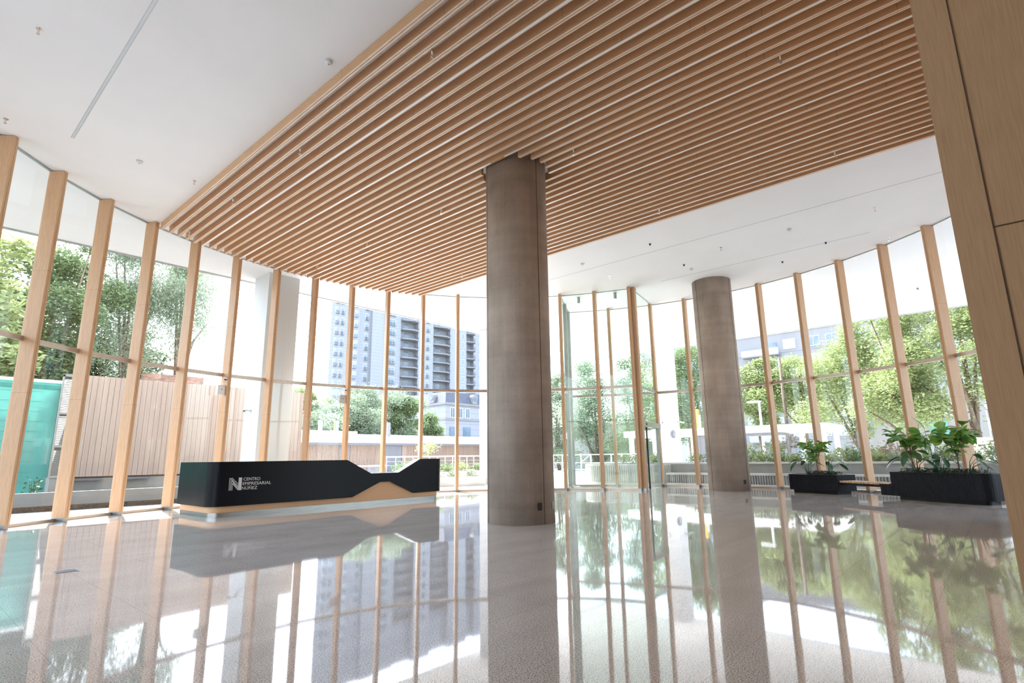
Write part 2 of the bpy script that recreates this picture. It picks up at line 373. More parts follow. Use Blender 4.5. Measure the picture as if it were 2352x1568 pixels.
# ------------------------------------------------------------------ window posts
def make_post():
    """local X points outwards, Y along the glass; the front face is at x = 0"""
    t = thing('window_post', 'post', 'post')
    b = MB()
    hw = 0.05
    b.prism([(0, -hw), (0.004, -hw), (DEP, -hw), (DEP, hw), (0, hw), (0, 0.004), (0.012, 0.004), (0.012, -0.004), (0, -0.004)], 0.075, HC-0.012)
    b.build('cladding', M['oak'], t)
    MB().box(0.012, DEP, -hw+0.008, hw-0.008, 0.0, 0.076).build('foot', M['steel'], t)
    return t
proto_post = make_post()
first = True
def place_post(c, r, th, label, group):
    global first
    t = proto_post if first else copy_tree(proto_post)
    first = False
    p = arc(c, r, th); t.location = (p.x, p.y, 0); t.rotation_euler = (0, 0, R(th))
    tag(t, label, 'post', group)
    return t
n1 = len(TH1)
special = {5: 'post carrying nothing, standing over the sunlit floor beside the desk'}
for i, th in enumerate(TH1):
    k = i-3
    if k < 0: lab = 'oak-clad window post out of frame before the first bay, %s back from the corner' % ORD[-k-1]
    elif k == 5: lab = 'oak-clad window post with the white speaker box, left of the square white column'
    elif k == 8: lab = 'oak-clad window post with a grey box and dome camera, above the desk before the notch'
    elif k in (12, 13): lab = 'oak-clad window post seen only past the big round column, %s of the pair it hides' % ('first' if k == 12 else 'second')
    elif k == 16: lab = 'thick oak corner post beside the sliding door of the glass vestibule'
    elif k == 14: lab = 'oak-clad window post beside the dark steel poles, first right of the big round column'
    elif k == 15: lab = 'oak-clad post in the middle of the glass vestibule front'
    else: lab = 'oak-clad window post of the long curved glass wall, %s counted from its left end' % ORD[k]
    place_post(C1, R1, th, lab, 'oak posts of the long curved glass wall')
names2 = {1: 'oak post seen through the vestibule glass, standing at its outer side',
          2: 'slim oak post at the outer jamb of the sliding door, before the sign column'}
vis = 0
for i, th in enumerate(TH2):
    if i == 0: continue
    if i in names2: lab = names2[i]
    elif i == 3: lab = 'oak-clad window post between the white outdoor column and the small round column'
    elif i == 4: lab = 'oak-clad window post hidden behind the far round column'
    elif i >= 10: lab = 'oak-clad window post behind the oak wall, %s past its edge' % ORD[i-10]
    else: lab = 'oak-clad window post, %s to the right of the far round column' % ORD[i-5]
    place_post(C2, R2, th, lab, 'oak posts of the right-hand glass wall')

# corner post doubled on the radial side
pc = arc(C1, R1, TH1[-1])
po = arc(C2, R2, TH2[2])
rd = (po-pc).normalized(); rn = Vector((-rd.y, rd.x))
tq = thing('corner_post', 'second oak post joined behind the thick corner post of the vestibule', 'post', (pc.x+0.16*rd.x-0.11*rn.x, pc.y+0.16*rd.y-0.11*rn.y, 0), math.atan2(rd.y, rd.x))
MB().box(0, 0.2, -0.05, 0.05, 0.07, HC-0.012).build('cladding', M['oak'], tq)
MB().box(0.01, 0.19, -0.045, 0.045, 0, 0.07).build('foot', M['steel'], tq)

# ------------------------------------------------------------------ windows between the posts
wi = [0]
def window(a, b, glass='glass', transom=3.35, name=None):
    """one bay from plan point a to b, on the outer edge of the posts"""
    wi[0] += 1
    t = thing(name or 'window_%d' % wi[0], None, None, (0, 0, 0), kind='structure')
    a = Vector(a); b = Vector(b); e = (b-a).normalized(); q = Vector((e.y, -e.x))
    if transom:
        MB().seg(a, b, 0.012, 0.06, transom-0.04).build('pane', M[glass], t)
        MB().seg(a, b, 0.012, transom+0.04, HC-0.02).build('pane', M[glass], t)
        MB().seg(a, b, 0.07, transom-0.045, transom+0.045).build('transom', M['alu'], t)
    else: MB().seg(a, b, 0.012, 0.06, HC-0.02).build('pane', M[glass], t)
    MB().seg(a, b, 0.09, 0.0, 0.06).build('sill', M['alu'], t)
    MB().seg(a, b, 0.05, HC-0.022, HC-0.001).build('head_channel', M['alugrey'], t)
    return t
RG1 = R1+DEP-0.02; RG2 = R2+DEP-0.02
for i in range(n1-1): window(arc(C1, RG1, TH1[i]), arc(C1, RG1, TH1[i+1]), 'glass' if TH1[i] > 31.8 else 'glassgreen')
for i in range(0, len(TH2)-1): window(arc(C2, RG2, TH2[i]), arc(C2, RG2, TH2[i+1]), 'glassgreen' if i < 2 else 'glass')
for y in (4.6, 6.7): window((-1.6, y), (-1.6, y+2.1), 'glass')  # unseen glazed bays left of the camera, added to let in more daylight
# the two short radial walls of the vestibule
a14 = arc(C1, RG1, TH1[-3]); b33 = arc(C2, RG2, TH2[0])
window(a14+(b33-a14)*0.03, (a14+b33)/2, 'glassgreen'); window((a14+b33)/2, b33, 'glassgreen')
for i, f in enumerate((0.48, 0.95)):
    p = a14+(b33-a14)*f
    t = thing('steel_pole', 'dark grey-green steel pole inside the vestibule, %s the outer glass' % ('away from' if i == 0 else 'against'), 'pole', (p.x, p.y, 0), group='vestibule poles')
    MB().lathe([(0.075, 0.0), (0.075, HC-0.02)], k=20).build('shaft', M['alugrey'], t, smooth=True)
    MB().lathe([(0.082, 0.0), (0.082, 0.05)], k=20).build('collar', M['steel'], t, smooth=True)

# door wall
dA = pc+rd*0.33-rn*0.0; dB = arc(C2, R2, TH2[2])-rd*0.02
window_top = thing('window_%d' % (wi[0]+1), None, None, kind='structure'); wi[0] += 1
MB().seg(dA, dB, 0.012, 2.2, 3.31).build('pane', M['glassgreen'], window_top)
MB().seg(dA, dB, 0.012, 3.39, HC-0.02).build('pane', M['glassgreen'], window_top)
MB().seg(dA, dB, 0.07, 3.305, 3.395).build('transom', M['alugrey'], window_top)
MB().seg(dA, dB, 0.05, HC-0.022, HC-0.001).build('head_channel', M['alugrey'], window_top)
door = thing('door_1', None, None, kind='structure')
MB().seg(dA-rn*0.05, dB-rn*0.05, 0.16, 2.02, 2.19).build('header', M['steel'], door)
L = (dB-dA).length
pm = dA+rd*0.42-rn*0.14
MB().lathe([(0.0, -0.03), (0.035, -0.02), (0.045, 0.0)], c=(pm.x, pm.y, 2.11), axis=(-rn.x, -rn.y, 0), k=12).build('sensor', M['dark'], door)
MB().seg(dA+rd*0.02, dA+rd*L*0.34, 0.012, 0.02, 2.02).build('leaf', M['glassgreen'], door)
MB().seg(dA+rd*L*0.33-rn*0.02, dA+rd*(L*0.33+0.04)-rn*0.02, 0.045, 0.0, 2.02).build('leaf_edge', M['dark'], door)
MB().seg(dA+rd*L*0.66, dB-rd*0.1, 0.012, 0.02, 2.02).build('leaf', M['glassgreen'], door)
MB().seg(dB-rd*0.1, dB-rd*0.02, 0.09, 0.0, 2.02).build('jamb', M['alugrey'], door)
MB().seg(dA+rd*0.0, dB, 0.10, -0.002, 0.004).build('threshold', M['steel'], door)

# ------------------------------------------------------------------ ceiling baffles
NB = 38; U0 = 3.7015; PB = 0.2103; BW = 0.062; ZB = 6.547
COLA = Vector((7.548, 6.453)); RCOL = 0.585
def baffle(i):
    u = U0+i*PB
    led = i % 5 == 0 and i > 0
    y1 = C1.y+math.sqrt(max((R1-0.06)**2-(u+BW/2-C1.x)**2, 0.01))
    segs = [(0.035, y1)]
    dx = abs(u+BW/2-COLA.x)
    if dx < RCOL+0.065:
        gap_ = math.sqrt((RCOL+0.07)**2-dx*dx) if dx < RCOL+0.065 else 0
        segs = [(0.035, COLA.y-gap_), (COLA.y+gap_, y1)]
    where = 'next to the white ceiling strip on the left' if i == 0 else ('last before the white ceiling on the far side' if i == NB-1 else '%s from the slatted ceiling left edge' % ORD[i])
    lab = ('oak ceiling baffle with white light strip, %s' if led else 'oak ceiling baffle, %s') % where
    t = thing('ceiling_baffle', lab, 'baffle', (u, 0, ZB), group='oak ceiling baffles')
    b = MB(); g = MB()
    for (a, c) in segs:
        if led:
            b.add([(0,a,0),(0.008,a,0),(0.008,a,0.012),(BW-0.008,a,0.012),(BW-0.008,a,0),(BW,a,0),(BW,a,HC-ZB-0.004),(0,a,HC-ZB-0.004)] +
                  [(0,c,0),(0.008,c,0),(0.008,c,0.012),(BW-0.008,c,0.012),(BW-0.008,c,0),(BW,c,0),(BW,c,HC-ZB-0.004),(0,c,HC-ZB-0.004)],
                  [(0,1,2,3,4,5,6,7),(8,9,10,11,12,13,14,15)]+[(k,(k+1) % 8,8+(k+1) % 8,8+k) for k in range(8)])
            g.box(0.009, BW-0.009, a+0.004, c-0.004, 0.001, 0.0115)
        else:
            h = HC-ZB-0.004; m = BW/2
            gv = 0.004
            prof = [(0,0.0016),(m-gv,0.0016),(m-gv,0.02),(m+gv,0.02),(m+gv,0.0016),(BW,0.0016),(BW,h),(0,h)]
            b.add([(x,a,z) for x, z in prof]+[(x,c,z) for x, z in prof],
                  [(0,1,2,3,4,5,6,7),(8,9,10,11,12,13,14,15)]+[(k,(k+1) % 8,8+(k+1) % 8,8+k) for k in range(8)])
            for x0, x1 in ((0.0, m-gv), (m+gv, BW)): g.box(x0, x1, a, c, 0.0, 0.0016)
    b.build('board', M['oak_y'], t)
    if led: g.build('light_strip', M['led'], t)
    else: g.build('underside_strip', M['edge'], t)
for i in range(NB): baffle(i)
# short trims boxing the baffles round the big column
t = thing('baffle_trim', 'short oak trim closing the cut baffles left of the big round column', 'trim board')
MB().box(COLA.x-0.68, COLA.x-0.62, COLA.y-0.30, COLA.y+0.05, ZB+0.0, HC-0.005).build('board', M['oak_y'], t)

# ------------------------------------------------------------------ round columns
def column(c, r, label, plates):
    t = thing('concrete_column', label, 'column', (c.x, c.y, 0), kind='thing')
    b = MB(); b.lathe([(r, 0.0), (r, HC-0.001)], k=72); b.build('shaft', M['column'], t, smooth=True)
    jj = MB()
    for a in (R(262), R(150)):
        jj.obox((math.cos(a)*r, math.sin(a)*r), (-math.sin(a), math.cos(a)), (math.cos(a), math.sin(a)), 0.006, 0.004, 0.0, HC-0.01)
    jj.build('formwork_joint', M['groove'], t)
    for a, z, m in plates:
        MB().obox((math.cos(a)*(r+0.004), math.sin(a)*(r+0.004)), (-math.sin(a), math.cos(a)), (math.cos(a), math.sin(a)), 0.04, 0.012, z-0.06, z+0.06).build('outlet_plate', m, t, bevel=0.003)
    return t
def ang(c, p): return math.atan2(p[1]-c.y, p[0]-c.x)
column(COLA, RCOL, 'big round concrete column rising through the slatted ceiling in the middle of the lobby',
       [(ang(COLA, (7.37, 5.9)), 0.29, M['dark']), (ang(COLA, (7.72, 5.89)), 0.29, M['steel'])])
COLB = Vector((17.55, 6.52))
column(COLB, 0.61, 'smaller-looking round concrete column at the far right, in front of the glass', [(ang(COLB, (17.3, 5.95)), 0.27, M['dark'])])

# ------------------------------------------------------------------ reception desk
def fillet_path(inset):
    """U-shaped plan path of the desk, offset inwards by inset"""
    x0, x1, y0, yb = 4.45+inset, 10.59-inset, 11.87+inset, 13.62
    r = 0.27-inset*0.6; P = [(x0, yb), (x0, 12.6)]
    for k in range(0, 9):
        a = R(180+90*k/8); P.append((x0+r+r*math.cos(a), y0+r+r*math.sin(a)))
    for x in (5.2, 6.0, 7.0, 7.498, 7.674, 8.189, 8.46, 8.79, 9.019, 9.534, 9.726): P.append((x, y0))
    for k in range(0, 9):
        a = R(270+90*k/8); P.append((x1-r+r*math.cos(a), y0+r+r*math.sin(a)))
    P += [(x1, 12.24), (x1, 12.34)]
    return P
def interp(x, tab):
    if x <= tab[0][0]: return tab[0][1]
    for (a, p), (b, q) in zip(tab, tab[1:]):
        if x <= b: return p+(q-p)*(x-a)/(b-a)
    return tab[-1][1]
TOP = [(7.498, 1.086), (8.189, 0.748), (9.019, 0.748), (9.726, 1.086)]
BOT = [(7.674, 0.211), (8.46, 0.535), (8.79, 0.535), (9.534, 0.211)]
def ribbon(mb, path, th, ztop, zbot):
    k = len(path); V = [Vector(p) for p in path]; inner = []
    for i, p in enumerate(V):
        t1 = (V[i]-V[i-1]).normalized() if i else (V[1]-V[0]).normalized()
        t2 = (V[i+1]-V[i]).normalized() if i < k-1 else t1
        t = (t1+t2).normalized(); nn = Vector((-t.y, t.x)); s = 1/max(0.5, nn.dot(Vector((-t1.y, t1.x))))
        inner.append(p+nn*th*s)
    vs = []
    for i in range(k):
        zt, zb = ztop(V[i].x, V[i].y), zbot(V[i].x, V[i].y)
        vs += [(*V[i], zb), (*V[i], zt), (*inner[i], zt), (*inner[i], zb)]
    fs = []
    for i in range(k-1):
        for j in range(4): fs.append((4*i+j, 4*i+(j+1) % 4, 4*i+4+(j+1) % 4, 4*i+4+j))
    fs += [(0, 1, 2, 3), (4*k-4, 4*k-1, 4*k-2, 4*k-3)]
    mb.add(vs, fs)
def zt_(x, y): return interp(x, TOP) if y < 11.95 else 1.086
def zb_(x, y): return interp(x, BOT) if y < 11.95 else 0.211
desk = thing('reception_desk', 'long black reception desk with a notched front, oak base and silver lettering', 'reception desk')
b = MB(); ribbon(b, fillet_path(0.0), 0.24, zt_, zb_)
b.build('front_panel', M['black'], desk, auto=25)
b = MB(); ribbon(b, fillet_path(0.075), 0.12, lambda x, y: (interp(x, BOT) if y < 12.05 else 0.211), lambda x, y: 0.088)
b.build('oak_base', M['oak_x'], desk, auto=25)
b = MB(); ribbon(b, fillet_path(0.082), 0.12, lambda x, y: 0.086, lambda x, y: 0.0)
b.build('kick_plate', M['steel'], desk, auto=25)
b = MB(); b.box(4.72, 10.3, 12.13, 12.80, 0.70, 0.74); b.build('worktop', M['dark'], desk)
b = MB(); b.box(9.755, 9.759, 11.867, 11.872, 0.211, 1.086); b.build('panel_joint', M['dark'], desk)
# lettering
def text_mesh(body, x, z, cap, width, name):
    cu = bpy.data.curves.new(name, 'FONT'); cu.body = body; cu.size = 1.0; cu.extrude = 0.0; cu.resolution_u = 3
    o = bpy.data.objects.new(name, cu); COL.objects.link(o)
    dg = bpy.context.evaluated_depsgraph_get(); dg.update()
    me = bpy.data.meshes.new_from_object(o.evaluated_get(dg)); bpy.data.objects.remove(o); bpy.data.curves.remove(cu)
    co = np.array([v.co[:] for v in me.vertices]); w0, w1 = co[:, 0].min(), co[:, 0].max()
    h = 0.729 if False else None
    return me, co, w0, w1
def lettering(body, x, z, cap, width, parent, y):
    me, co, w0, w1 = text_mesh(body, x, z, cap, width, 'lettering')
    ref, rc, _, _ = text_mesh('E', 0, 0, 1, 1, 'ref'); caph = rc[:, 1].max()-rc[:, 1].min(); bpy.data.meshes.remove(ref)
    sx = width/(w1-w0); sz = cap/caph
    for v, c in zip(me.vertices, co): v.co = (x+(c[0]-w0)*sx, y, z+c[1]*sz)
    bm = bmesh.new(); bm.from_mesh(me)
    ext = bmesh.ops.extrude_face_region(bm, geom=bm.faces[:]); bmesh.ops.translate(bm, verts=[q for q in ext['geom'] if isinstance(q, bmesh.types.BMVert)], vec=(0, -0.004, 0))
    bmesh.ops.recalc_face_normals(bm, faces=bm.faces); bm.to_mesh(me); bm.free()
    me.materials.clear(); me.materials.append(M['letter'])
    o = bpy.data.objects.new('lettering', me); COL.objects.link(o); o.parent = parent
    return o
M['letter'] = pmat('silver_lettering', (0.62, 0.60, 0.57), 0.5, metal=0.0, var=0.02)
YD = 11.868
lettering('CENTRO', 5.082, 0.700, 0.062, 0.345, desk, YD)
lettering('EMPRESARIAL', 5.072, 0.610, 0.062, 0.595, desk, YD)
lettering('N\u00da\u00d1EZ', 5.062, 0.520, 0.062, 0.315, desk, YD)
lg = MB()
def stroke(p, q, w):
    p = Vector(p); q = Vector(q); t = (q-p).normalized(); nn = Vector((-t.y, t.x))*w/2
    pl = [p-nn, q-nn, q+nn, p+nn]; S = 0.25
    lg.add([(4.80+x*S, YD, 0.515+z*S) for x, z in pl]+[(4.80+x*S, YD-0.004, 0.515+z*S) for x, z in pl],
           [(0,1,2,3),(4,7,6,5),(0,4,5,1),(1,5,6,2),(2,6,7,3),(3,7,4,0)])
for i in range(4):
    x = 0.025+0.085*i
    stroke((x, 0), (x, [1.0, 0.97, 0.78, 0.56][i]), 0.030)
stroke((0.20, 1.0), (0.76, 0.46), 0.035); stroke((0.11, 0.97), (0.80, 0.24), 0.042); stroke((0.195, 0.78), (0.80, 0.11), 0.05); stroke((0.28, 0.56), (0.76, 0.02), 0.065)
pl = [(0.74, 1.0), (1.0, 1.0), (1.0, 0.0), (0.74, 0.0)]
lg.add([(4.80+x*.25, YD, .515+z*.25) for x, z in pl]+[(4.80+x*.25, YD-.004, .515+z*.25) for x, z in pl], [(0,1,2,3),(4,7,6,5),(0,4,5,1),(1,5,6,2),(2,6,7,3),(3,7,4,0)])
lg.build('logo', M['letter'], desk)

# ------------------------------------------------------------------ planters and bench
def ribbed(mb, path, z0, z1, pitch=0.034, depth=0.008, closed=True):
    """ribbed skin along a plan path"""
    pts = [Vector(p) for p in path]; out = []
    if closed: pts = pts+[pts[0]]
    for a, b in zip(pts, pts[1:]):
        L = (b-a).length; k = max(1, round(L/pitch)); t = (b-a)/k; nn = Vector((t.y, -t.x)).normalized()*depth
        for i in range(k):
            p = a+t*i
            out += [p, p+t*0.15-nn*0, p+t*0.2-nn, p+t*0.45-nn, p+t*0.5]
    mb.prism([(p.x, p.y) for p in out], z0, z1)
def round_end(poly, idx, r, k=6):
    """replace the corners listed in idx by arcs of radius r"""
    out = []; n = len(poly)
    for i, p in enumerate(poly):
        if i not in idx: out.append(tuple(p)); continue
        p = Vector(p); a = Vector(poly[i-1]); b = Vector(poly[(i+1) % n])
        ta, tb = (a-p).normalized(), (b-p).normalized(); h = math.acos(max(-1, min(1, ta.dot(tb))))/2
        dd = r/math.tan(h); cc = p+(ta+tb).normalized()*(r/math.sin(h)); s, e = p+ta*dd-cc, p+tb*dd-cc
        a0 = math.atan2(s.y, s.x); a1 = math.atan2(e.y, e.x); da = (a1-a0+math.pi) % (2*math.pi)-math.pi
        for q in range(k+1):
            th = a0+da*q/k; out.append((cc.x+r*math.cos(th), cc.y+r*math.sin(th)))
    return out
def inset(poly, d):
    n = len(poly); V = [Vector(p) for p in poly]; area = sum(V[i].x*V[(i+1) % n].y-V[(i+1) % n].x*V[i].y for i in range(n)); sgn = 1 if area > 0 else -1
    out = []
    for i in range(n):
        t1 = (V[i]-V[i-1]).normalized(); t2 = (V[(i+1) % n]-V[i]).normalized()
        n1_ = Vector((-t1.y, t1.x))*sgn; n2_ = Vector((-t2.y, t2.x))*sgn; m = (n1_+n2_); m = m/max(0.2, m.length_squared)*2
        out.append(tuple(V[i]+m*d))
    return out
def planter(name, label, poly, z0, z1, rnd, extra=None):
    t = thing(name, label, 'planter')
    pr = round_end(poly, rnd, 0.22)
    b = MB(); ribbed(b, pr, z0, z1); b.build('ribbed_body', M['blackrib'], t)
    MB().prism(inset(pr, 0.10), 0.0, z0+0.002).build('plinth', M['black'], t)
    rim = MB(); o = pr; i_ = inset(pr, 0.06); k = len(o)
    rim.add([(*p, z1) for p in o]+[(*p, z1) for p in i_]+[(*p, z1+0.012) for p in o]+[(*p, z1+0.012) for p in i_],
            [(q, (q+1) % k, 2*k+(q+1) % k, 2*k+q) for q in range(k)]+[(k+q, 3*k+q, 3*k+(q+1) % k, k+(q+1) % k) for q in range(k)]+[(2*k+q, 2*k+(q+1) % k, 3*k+(q+1) % k, 3*k+q) for q in range(k)])
    rim.build('rim', M['black'], t)
    MB().prism(inset(pr, 0.058), z1-0.02, z1+0.004).build('soil', M['soil'], t)
    return t
ps = planter('ribbed_planter', 'lower black ribbed planter at the left end of the timber bench', [(17.60, 4.90), (16.95, 3.435), (17.66, 3.14), (18.25, 4.62)], 0.08, 0.494, [0, 3])
pb = planter('ribbed_planter', 'taller black ribbed planter at the right end of the bench, beside the oak wall', [(16.06, 2.13), (15.20, 0.855), (14.93, 0.33), (15.55, 0.05), (16.80, 1.66)], 0.08, 0.617, [2, 3])
b = MB(); ribbed(b, [(16.235, 2.385), (16.065, 2.135), (16.79, 1.67), (16.96, 1.92)], 0.08, 0.335); b.build('bench_support', M['blackrib'], pb)
bench = thing('timber_bench', 'low bench of short timber slats between the two black planters', 'bench')
A0, A1 = Vector((16.99, 3.40)), Vector((16.26, 2.40)); off = Vector((0.80, -0.56)).normalized()
sl = MB(); k = 24
for q in range(k):
    p0 = A0+(A1-A0)*((q+0.12)/k); p1 = A0+(A1-A0)*((q+0.80)/k)
    sl.prism([p0, p1, p1+off*0.5, p0+off*0.5], 0.318, 0.362)
sl.prism([A1, A1+(A1-A0)*0.22, A1+(A1-A0)*0.22+off*0.5, A1+off*0.5], 0.338, 0.356)
sl.build('seat_slats', M['bench'], bench)
fr = MB(); fr.prism([A0+off*0.03, A1+off*0.03, A1+off*0.09, A0+off*0.09], 0.258, 0.316); fr.prism([A0+off*0.41, A1+off*0.41, A1+off*0.47, A0+off*0.47], 0.258, 0.316)
fr.build('frame', M['black'], bench)

# ------------------------------------------------------------------ leaves
def leaf_geom(L, W, bend, fold=0.18, obov=0.62, k=6):
    """leaf along +X, base at the origin: verts and faces"""
    vs = []; fs = []
    for i in range(k+1):
        s = i/k; w = W/2*math.sin(math.pi*min(1, max(0.02, s**(math.log(0.5)/math.log(obov)))))**0.75 if 0 < i < k else W*0.02
        x = L*(s-0.25*bend*s*s); z = -bend*L*0.55*s*s
        vs += [(x, -w, z+fold*w), (x, 0, z), (x, w, z+fold*w)]
    for i in range(k):
        a = 3*i; fs += [(a, a+1, a+4, a+3), (a+1, a+2, a+5, a+4)]
    return vs, fs
def put_leaf(mb, pos, az_, el, geom, rollv=0.0):
    m = Matrix.Translation(pos) @ Matrix.Rotation(az_, 4, 'Z') @ Matrix.Rotation(-el, 4, 'Y') @ Matrix.Rotation(rollv, 4, 'X')
    mb.add([m @ Vector(v) for v in geom[0]], geom[1])
def fig(label, x, y, z, h, spread, nl, seed, group, size=0.2):
    rnd = random.Random(seed)
    t = thing('fiddle_leaf_fig', label, 'plant', (x, y, z), rnd.uniform(0, 6), group)
    st = MB(); lf = MB(); tips = [(0, 0, h*0.62)]
    st.tube([(0, 0, -0.02), (0.01, 0.0, h*0.3), (0.0, 0.01, h*0.62)], [0.016, 0.014, 0.012], 8)
    nb = 4
    for b_ in range(nb):
        a = b_*2*math.pi/nb+rnd.uniform(-.4, .4); r = spread*rnd.uniform(0.35, 0.6); hz = h*rnd.uniform(0.78, 0.96)
        tip = (r*math.cos(a), r*math.sin(a), hz); tips.append(tip)
        st.tube([(0, 0, h*(0.3+0.06*b_)), (r*0.5*math.cos(a), r*.5*math.sin(a), h*0.62), tip], [0.010, 0.008, 0.005], 6)
    for q in range(nl):
        tp = tips[q % len(tips)]; a = rnd.uniform(0, 2*math.pi); lo = rnd.uniform(0, 0.3)
        pos = Vector((tp[0]*(1-lo), tp[1]*(1-lo), tp[2]-lo*h*0.55)); el = rnd.uniform(-0.15, 1.0) if lo < 0.12 else rnd.uniform(-0.6, 0.3)
        L = size*rnd.uniform(0.85, 1.3)
        put_leaf(lf, pos, a, el, leaf_geom(L, L*0.66, rnd.uniform(0.2, 0.7)), rnd.uniform(-.5, .5))
    st.build('stem', M['bark'], t, smooth=True); lf.build('foliage', M['leaf_fig'], t, smooth=True)
    return t
def bird(label, x, y, z, leaves, seed, group):
    """clump of long stalks that each end in one large blade: (azimuth, reach, height, length)"""
    rnd = random.Random(seed)
    t = thing('broad_leaf_plant', label, 'plant', (x, y, z), 0, group)
    st = MB(); lf = MB()
    for (a, rch, h, L, el) in leaves:
        tip = Vector((rch*math.cos(a), rch*math.sin(a), h))
        st.tube([(0.02*math.cos(a), 0.02*math.sin(a), -0.02), (tip.x*0.35, tip.y*0.35, h*0.6), tip], [0.010, 0.007, 0.004], 6)
        put_leaf(lf, tip-Vector((math.cos(a), math.sin(a), 0))*0.01, a, el, leaf_geom(L, L*0.36, rnd.uniform(0.15, 0.55), 0.25, 0.45, 8), rnd.uniform(-.4, .4))
    st.build('stalks', M['leaf_tall'], t, smooth=True); lf.build('foliage', M['leaf_tall'], t, smooth=True)
    return t
def cover(label, poly, z, nl, seed):
    rnd = random.Random(seed); b = MB()
    xs = [p[0] for p in poly]; ys = [p[1] for p in poly]
    def inside(x, y):
        c = False; j_ = len(poly)-1
        for i in range(len(poly)):
            if (poly[i][1] > y) != (poly[j_][1] > y) and x < (poly[j_][0]-poly[i][0])*(y-poly[i][1])/(poly[j_][1]-poly[i][1])+poly[i][0]: c = not c
            j_ = i
        return c
    cnt = 0
    while cnt < nl:
        x = rnd.uniform(min(xs), max(xs)); y = rnd.uniform(min(ys), max(ys))
        if not inside(x, y): continue
        cnt += 1; L = rnd.uniform(0.03, 0.06)
        put_leaf(b, (x, y, z+rnd.uniform(0.0, 0.09)), rnd.uniform(0, 6.3), rnd.uniform(-0.3, 1.0), leaf_geom(L, L*0.7, 0.4, k=3), rnd.uniform(-.6, .6))
    return tag(b.build('ground_cover', M['leaf_cover'], smooth=True), label, 'ground cover', kind='stuff')
zs, zb2 = 0.498, 0.621
cover('dark low leaves covering the soil of the lower planter', inset([(17.45, 4.35), (17.0, 3.60), (17.62, 3.30), (18.1, 4.3)], 0.06), zs, 900, 3)
cover('dark low leaves covering the soil of the taller planter', inset([(16.02, 2.05), (15.20, 0.90), (15.05, 0.45), (15.5, 0.15), (16.7, 1.6)], 0.07), zb2, 1600, 4)
fig('fiddle-leaf fig with bright round leaves in the lower planter', 17.42, 3.98, zs, 0.98, 0.52, 64, 11, 'fiddle-leaf figs', 0.25)
bird('dark long-leaved plant in the lower planter, left of its fig', 17.55, 4.25, zs, [(1.9, .22, .42, .32, -.3), (2.6, .38, .36, .30, -.5), (3.6, .25, .45, .30, 0), (0.6, .2, .38, .3, -.3), (4.6, .22, .34, .28, -.4), (1.2, .42, .3, .3, -.7)], 1, 'broad-leaf plants')
bird('dark long-leaved plant in the lower planter, right of its fig', 17.25, 3.68, zs, [(5.0, .3, .34, .32, -.4), (5.6, .38, .30, .32, -.6), (4.3, .18, .42, .28, 0), (0.2, .25, .36, .3, -.3), (3.6, .2, .3, .26, -.5)], 2, 'broad-leaf plants')
fig('fiddle-leaf fig at the left end of the taller planter', 15.80, 1.62, zb2, 1.0, 0.62, 74, 21, 'fiddle-leaf figs', 0.26)
fig('fiddle-leaf fig near the right end of the taller planter', 15.30, 0.78, zb2, 1.05, 0.66, 80, 22, 'fiddle-leaf figs', 0.27)
bird('tall plant with one upright blade standing above the taller planter', 15.62, 1.20, zb2, [(1.2, .10, .95, .42, 1.15), (5.2, .12, .82, .40, .15), (2.4, .12, .78, .26, -1.1), (4.0, .3, .55, .42, -.2), (3.3, .3, .42, .40, -.5)], 5, 'broad-leaf plants')
bird('dark arching plant at the left end of the taller planter, in front of its fig', 15.72, 1.55, zb2, [(2.2, .38, .30, .42, -.35), (2.7, .30, .42, .36, -.8), (3.4, .28, .45, .34, -.6), (1.6, .3, .36, .34, -.4), (4.2, .22, .30, .3, -.6), (3.9, .1, .5, .34, -.2)], 6, 'broad-leaf plants')
bird('dark plant with one big drooping blade in the middle of the taller planter', 15.38, 1.10, zb2, [(2.9, .05, .30, .46, .1), (3.6, .16, .34, .4, -.5), (4.6, .2, .30, .36, -.6), (2.0, .2, .36, .34, -.5)], 7, 'broad-leaf plants')
bird('dark arching plant at the right end of the taller planter', 15.15, 0.62, zb2, [(4.9, .32, .26, .40, -.35), (5.3, .36, .34, .36, -.4), (4.4, .25, .22, .34, -.6), (5.8, .25, .40, .32, -.1), (4.0, .2, .3, .32, -.4)], 8, 'broad-leaf plants')

# ------------------------------------------------------------------ ceiling fittings
def sprinkler(x, y, z, drop, label, group='sprinkler heads'):
    t = thing('sprinkler', label, 'sprinkler', (x, y, z), 0, group)
    MB().lathe([(0.035, -0.006), (0.035, 0.0)], k=14).build('escutcheon', M['chrome'], t, smooth=True)
    MB().lathe([(0.010, -drop), (0.010, 0.0)], k=8).build('pipe', M['chrome'], t, smooth=True)
    b = MB(); b.lathe([(0.004, -drop-0.04), (0.012, -drop)], k=8); b.tube([(-.012, 0, -drop), (-.016, 0, -drop-.025), (0, 0, -drop-.045)], .003, 5); b.tube([(.012, 0, -drop), (.016, 0, -drop-.025), (0, 0, -drop-.045)], .003, 5)
    b.build('frame', M['chrome'], t)
    MB().lathe([(0.022, -drop-0.05), (0.022, -drop-0.046)], k=12).build('deflector', M['chrome'], t)
for (x, y), w_ in zip([(0.60, 8.74), (0.61, 11.64), (3.48, 11.61)], ['near the light slot, top left', 'above the first window post', 'between the window posts and the slatted ceiling']):
    sprinkler(x, y, HC, 0.03, 'small sprinkler head in the white ceiling ' + w_)
for (x, y), w_ in zip([(14.66, 8.65), (17.35, 6.89), (14.67, 5.08), (14.67, 1.45), (17.10, 1.50)], ['left of the far round column', 'just left of the far round column top', 'right of the far round column', 'nearest the oak wall', 'over the posts beside the oak wall']):
    sprinkler(x, y, HC, 0.03, 'sprinkler head in the far white ceiling ' + w_)
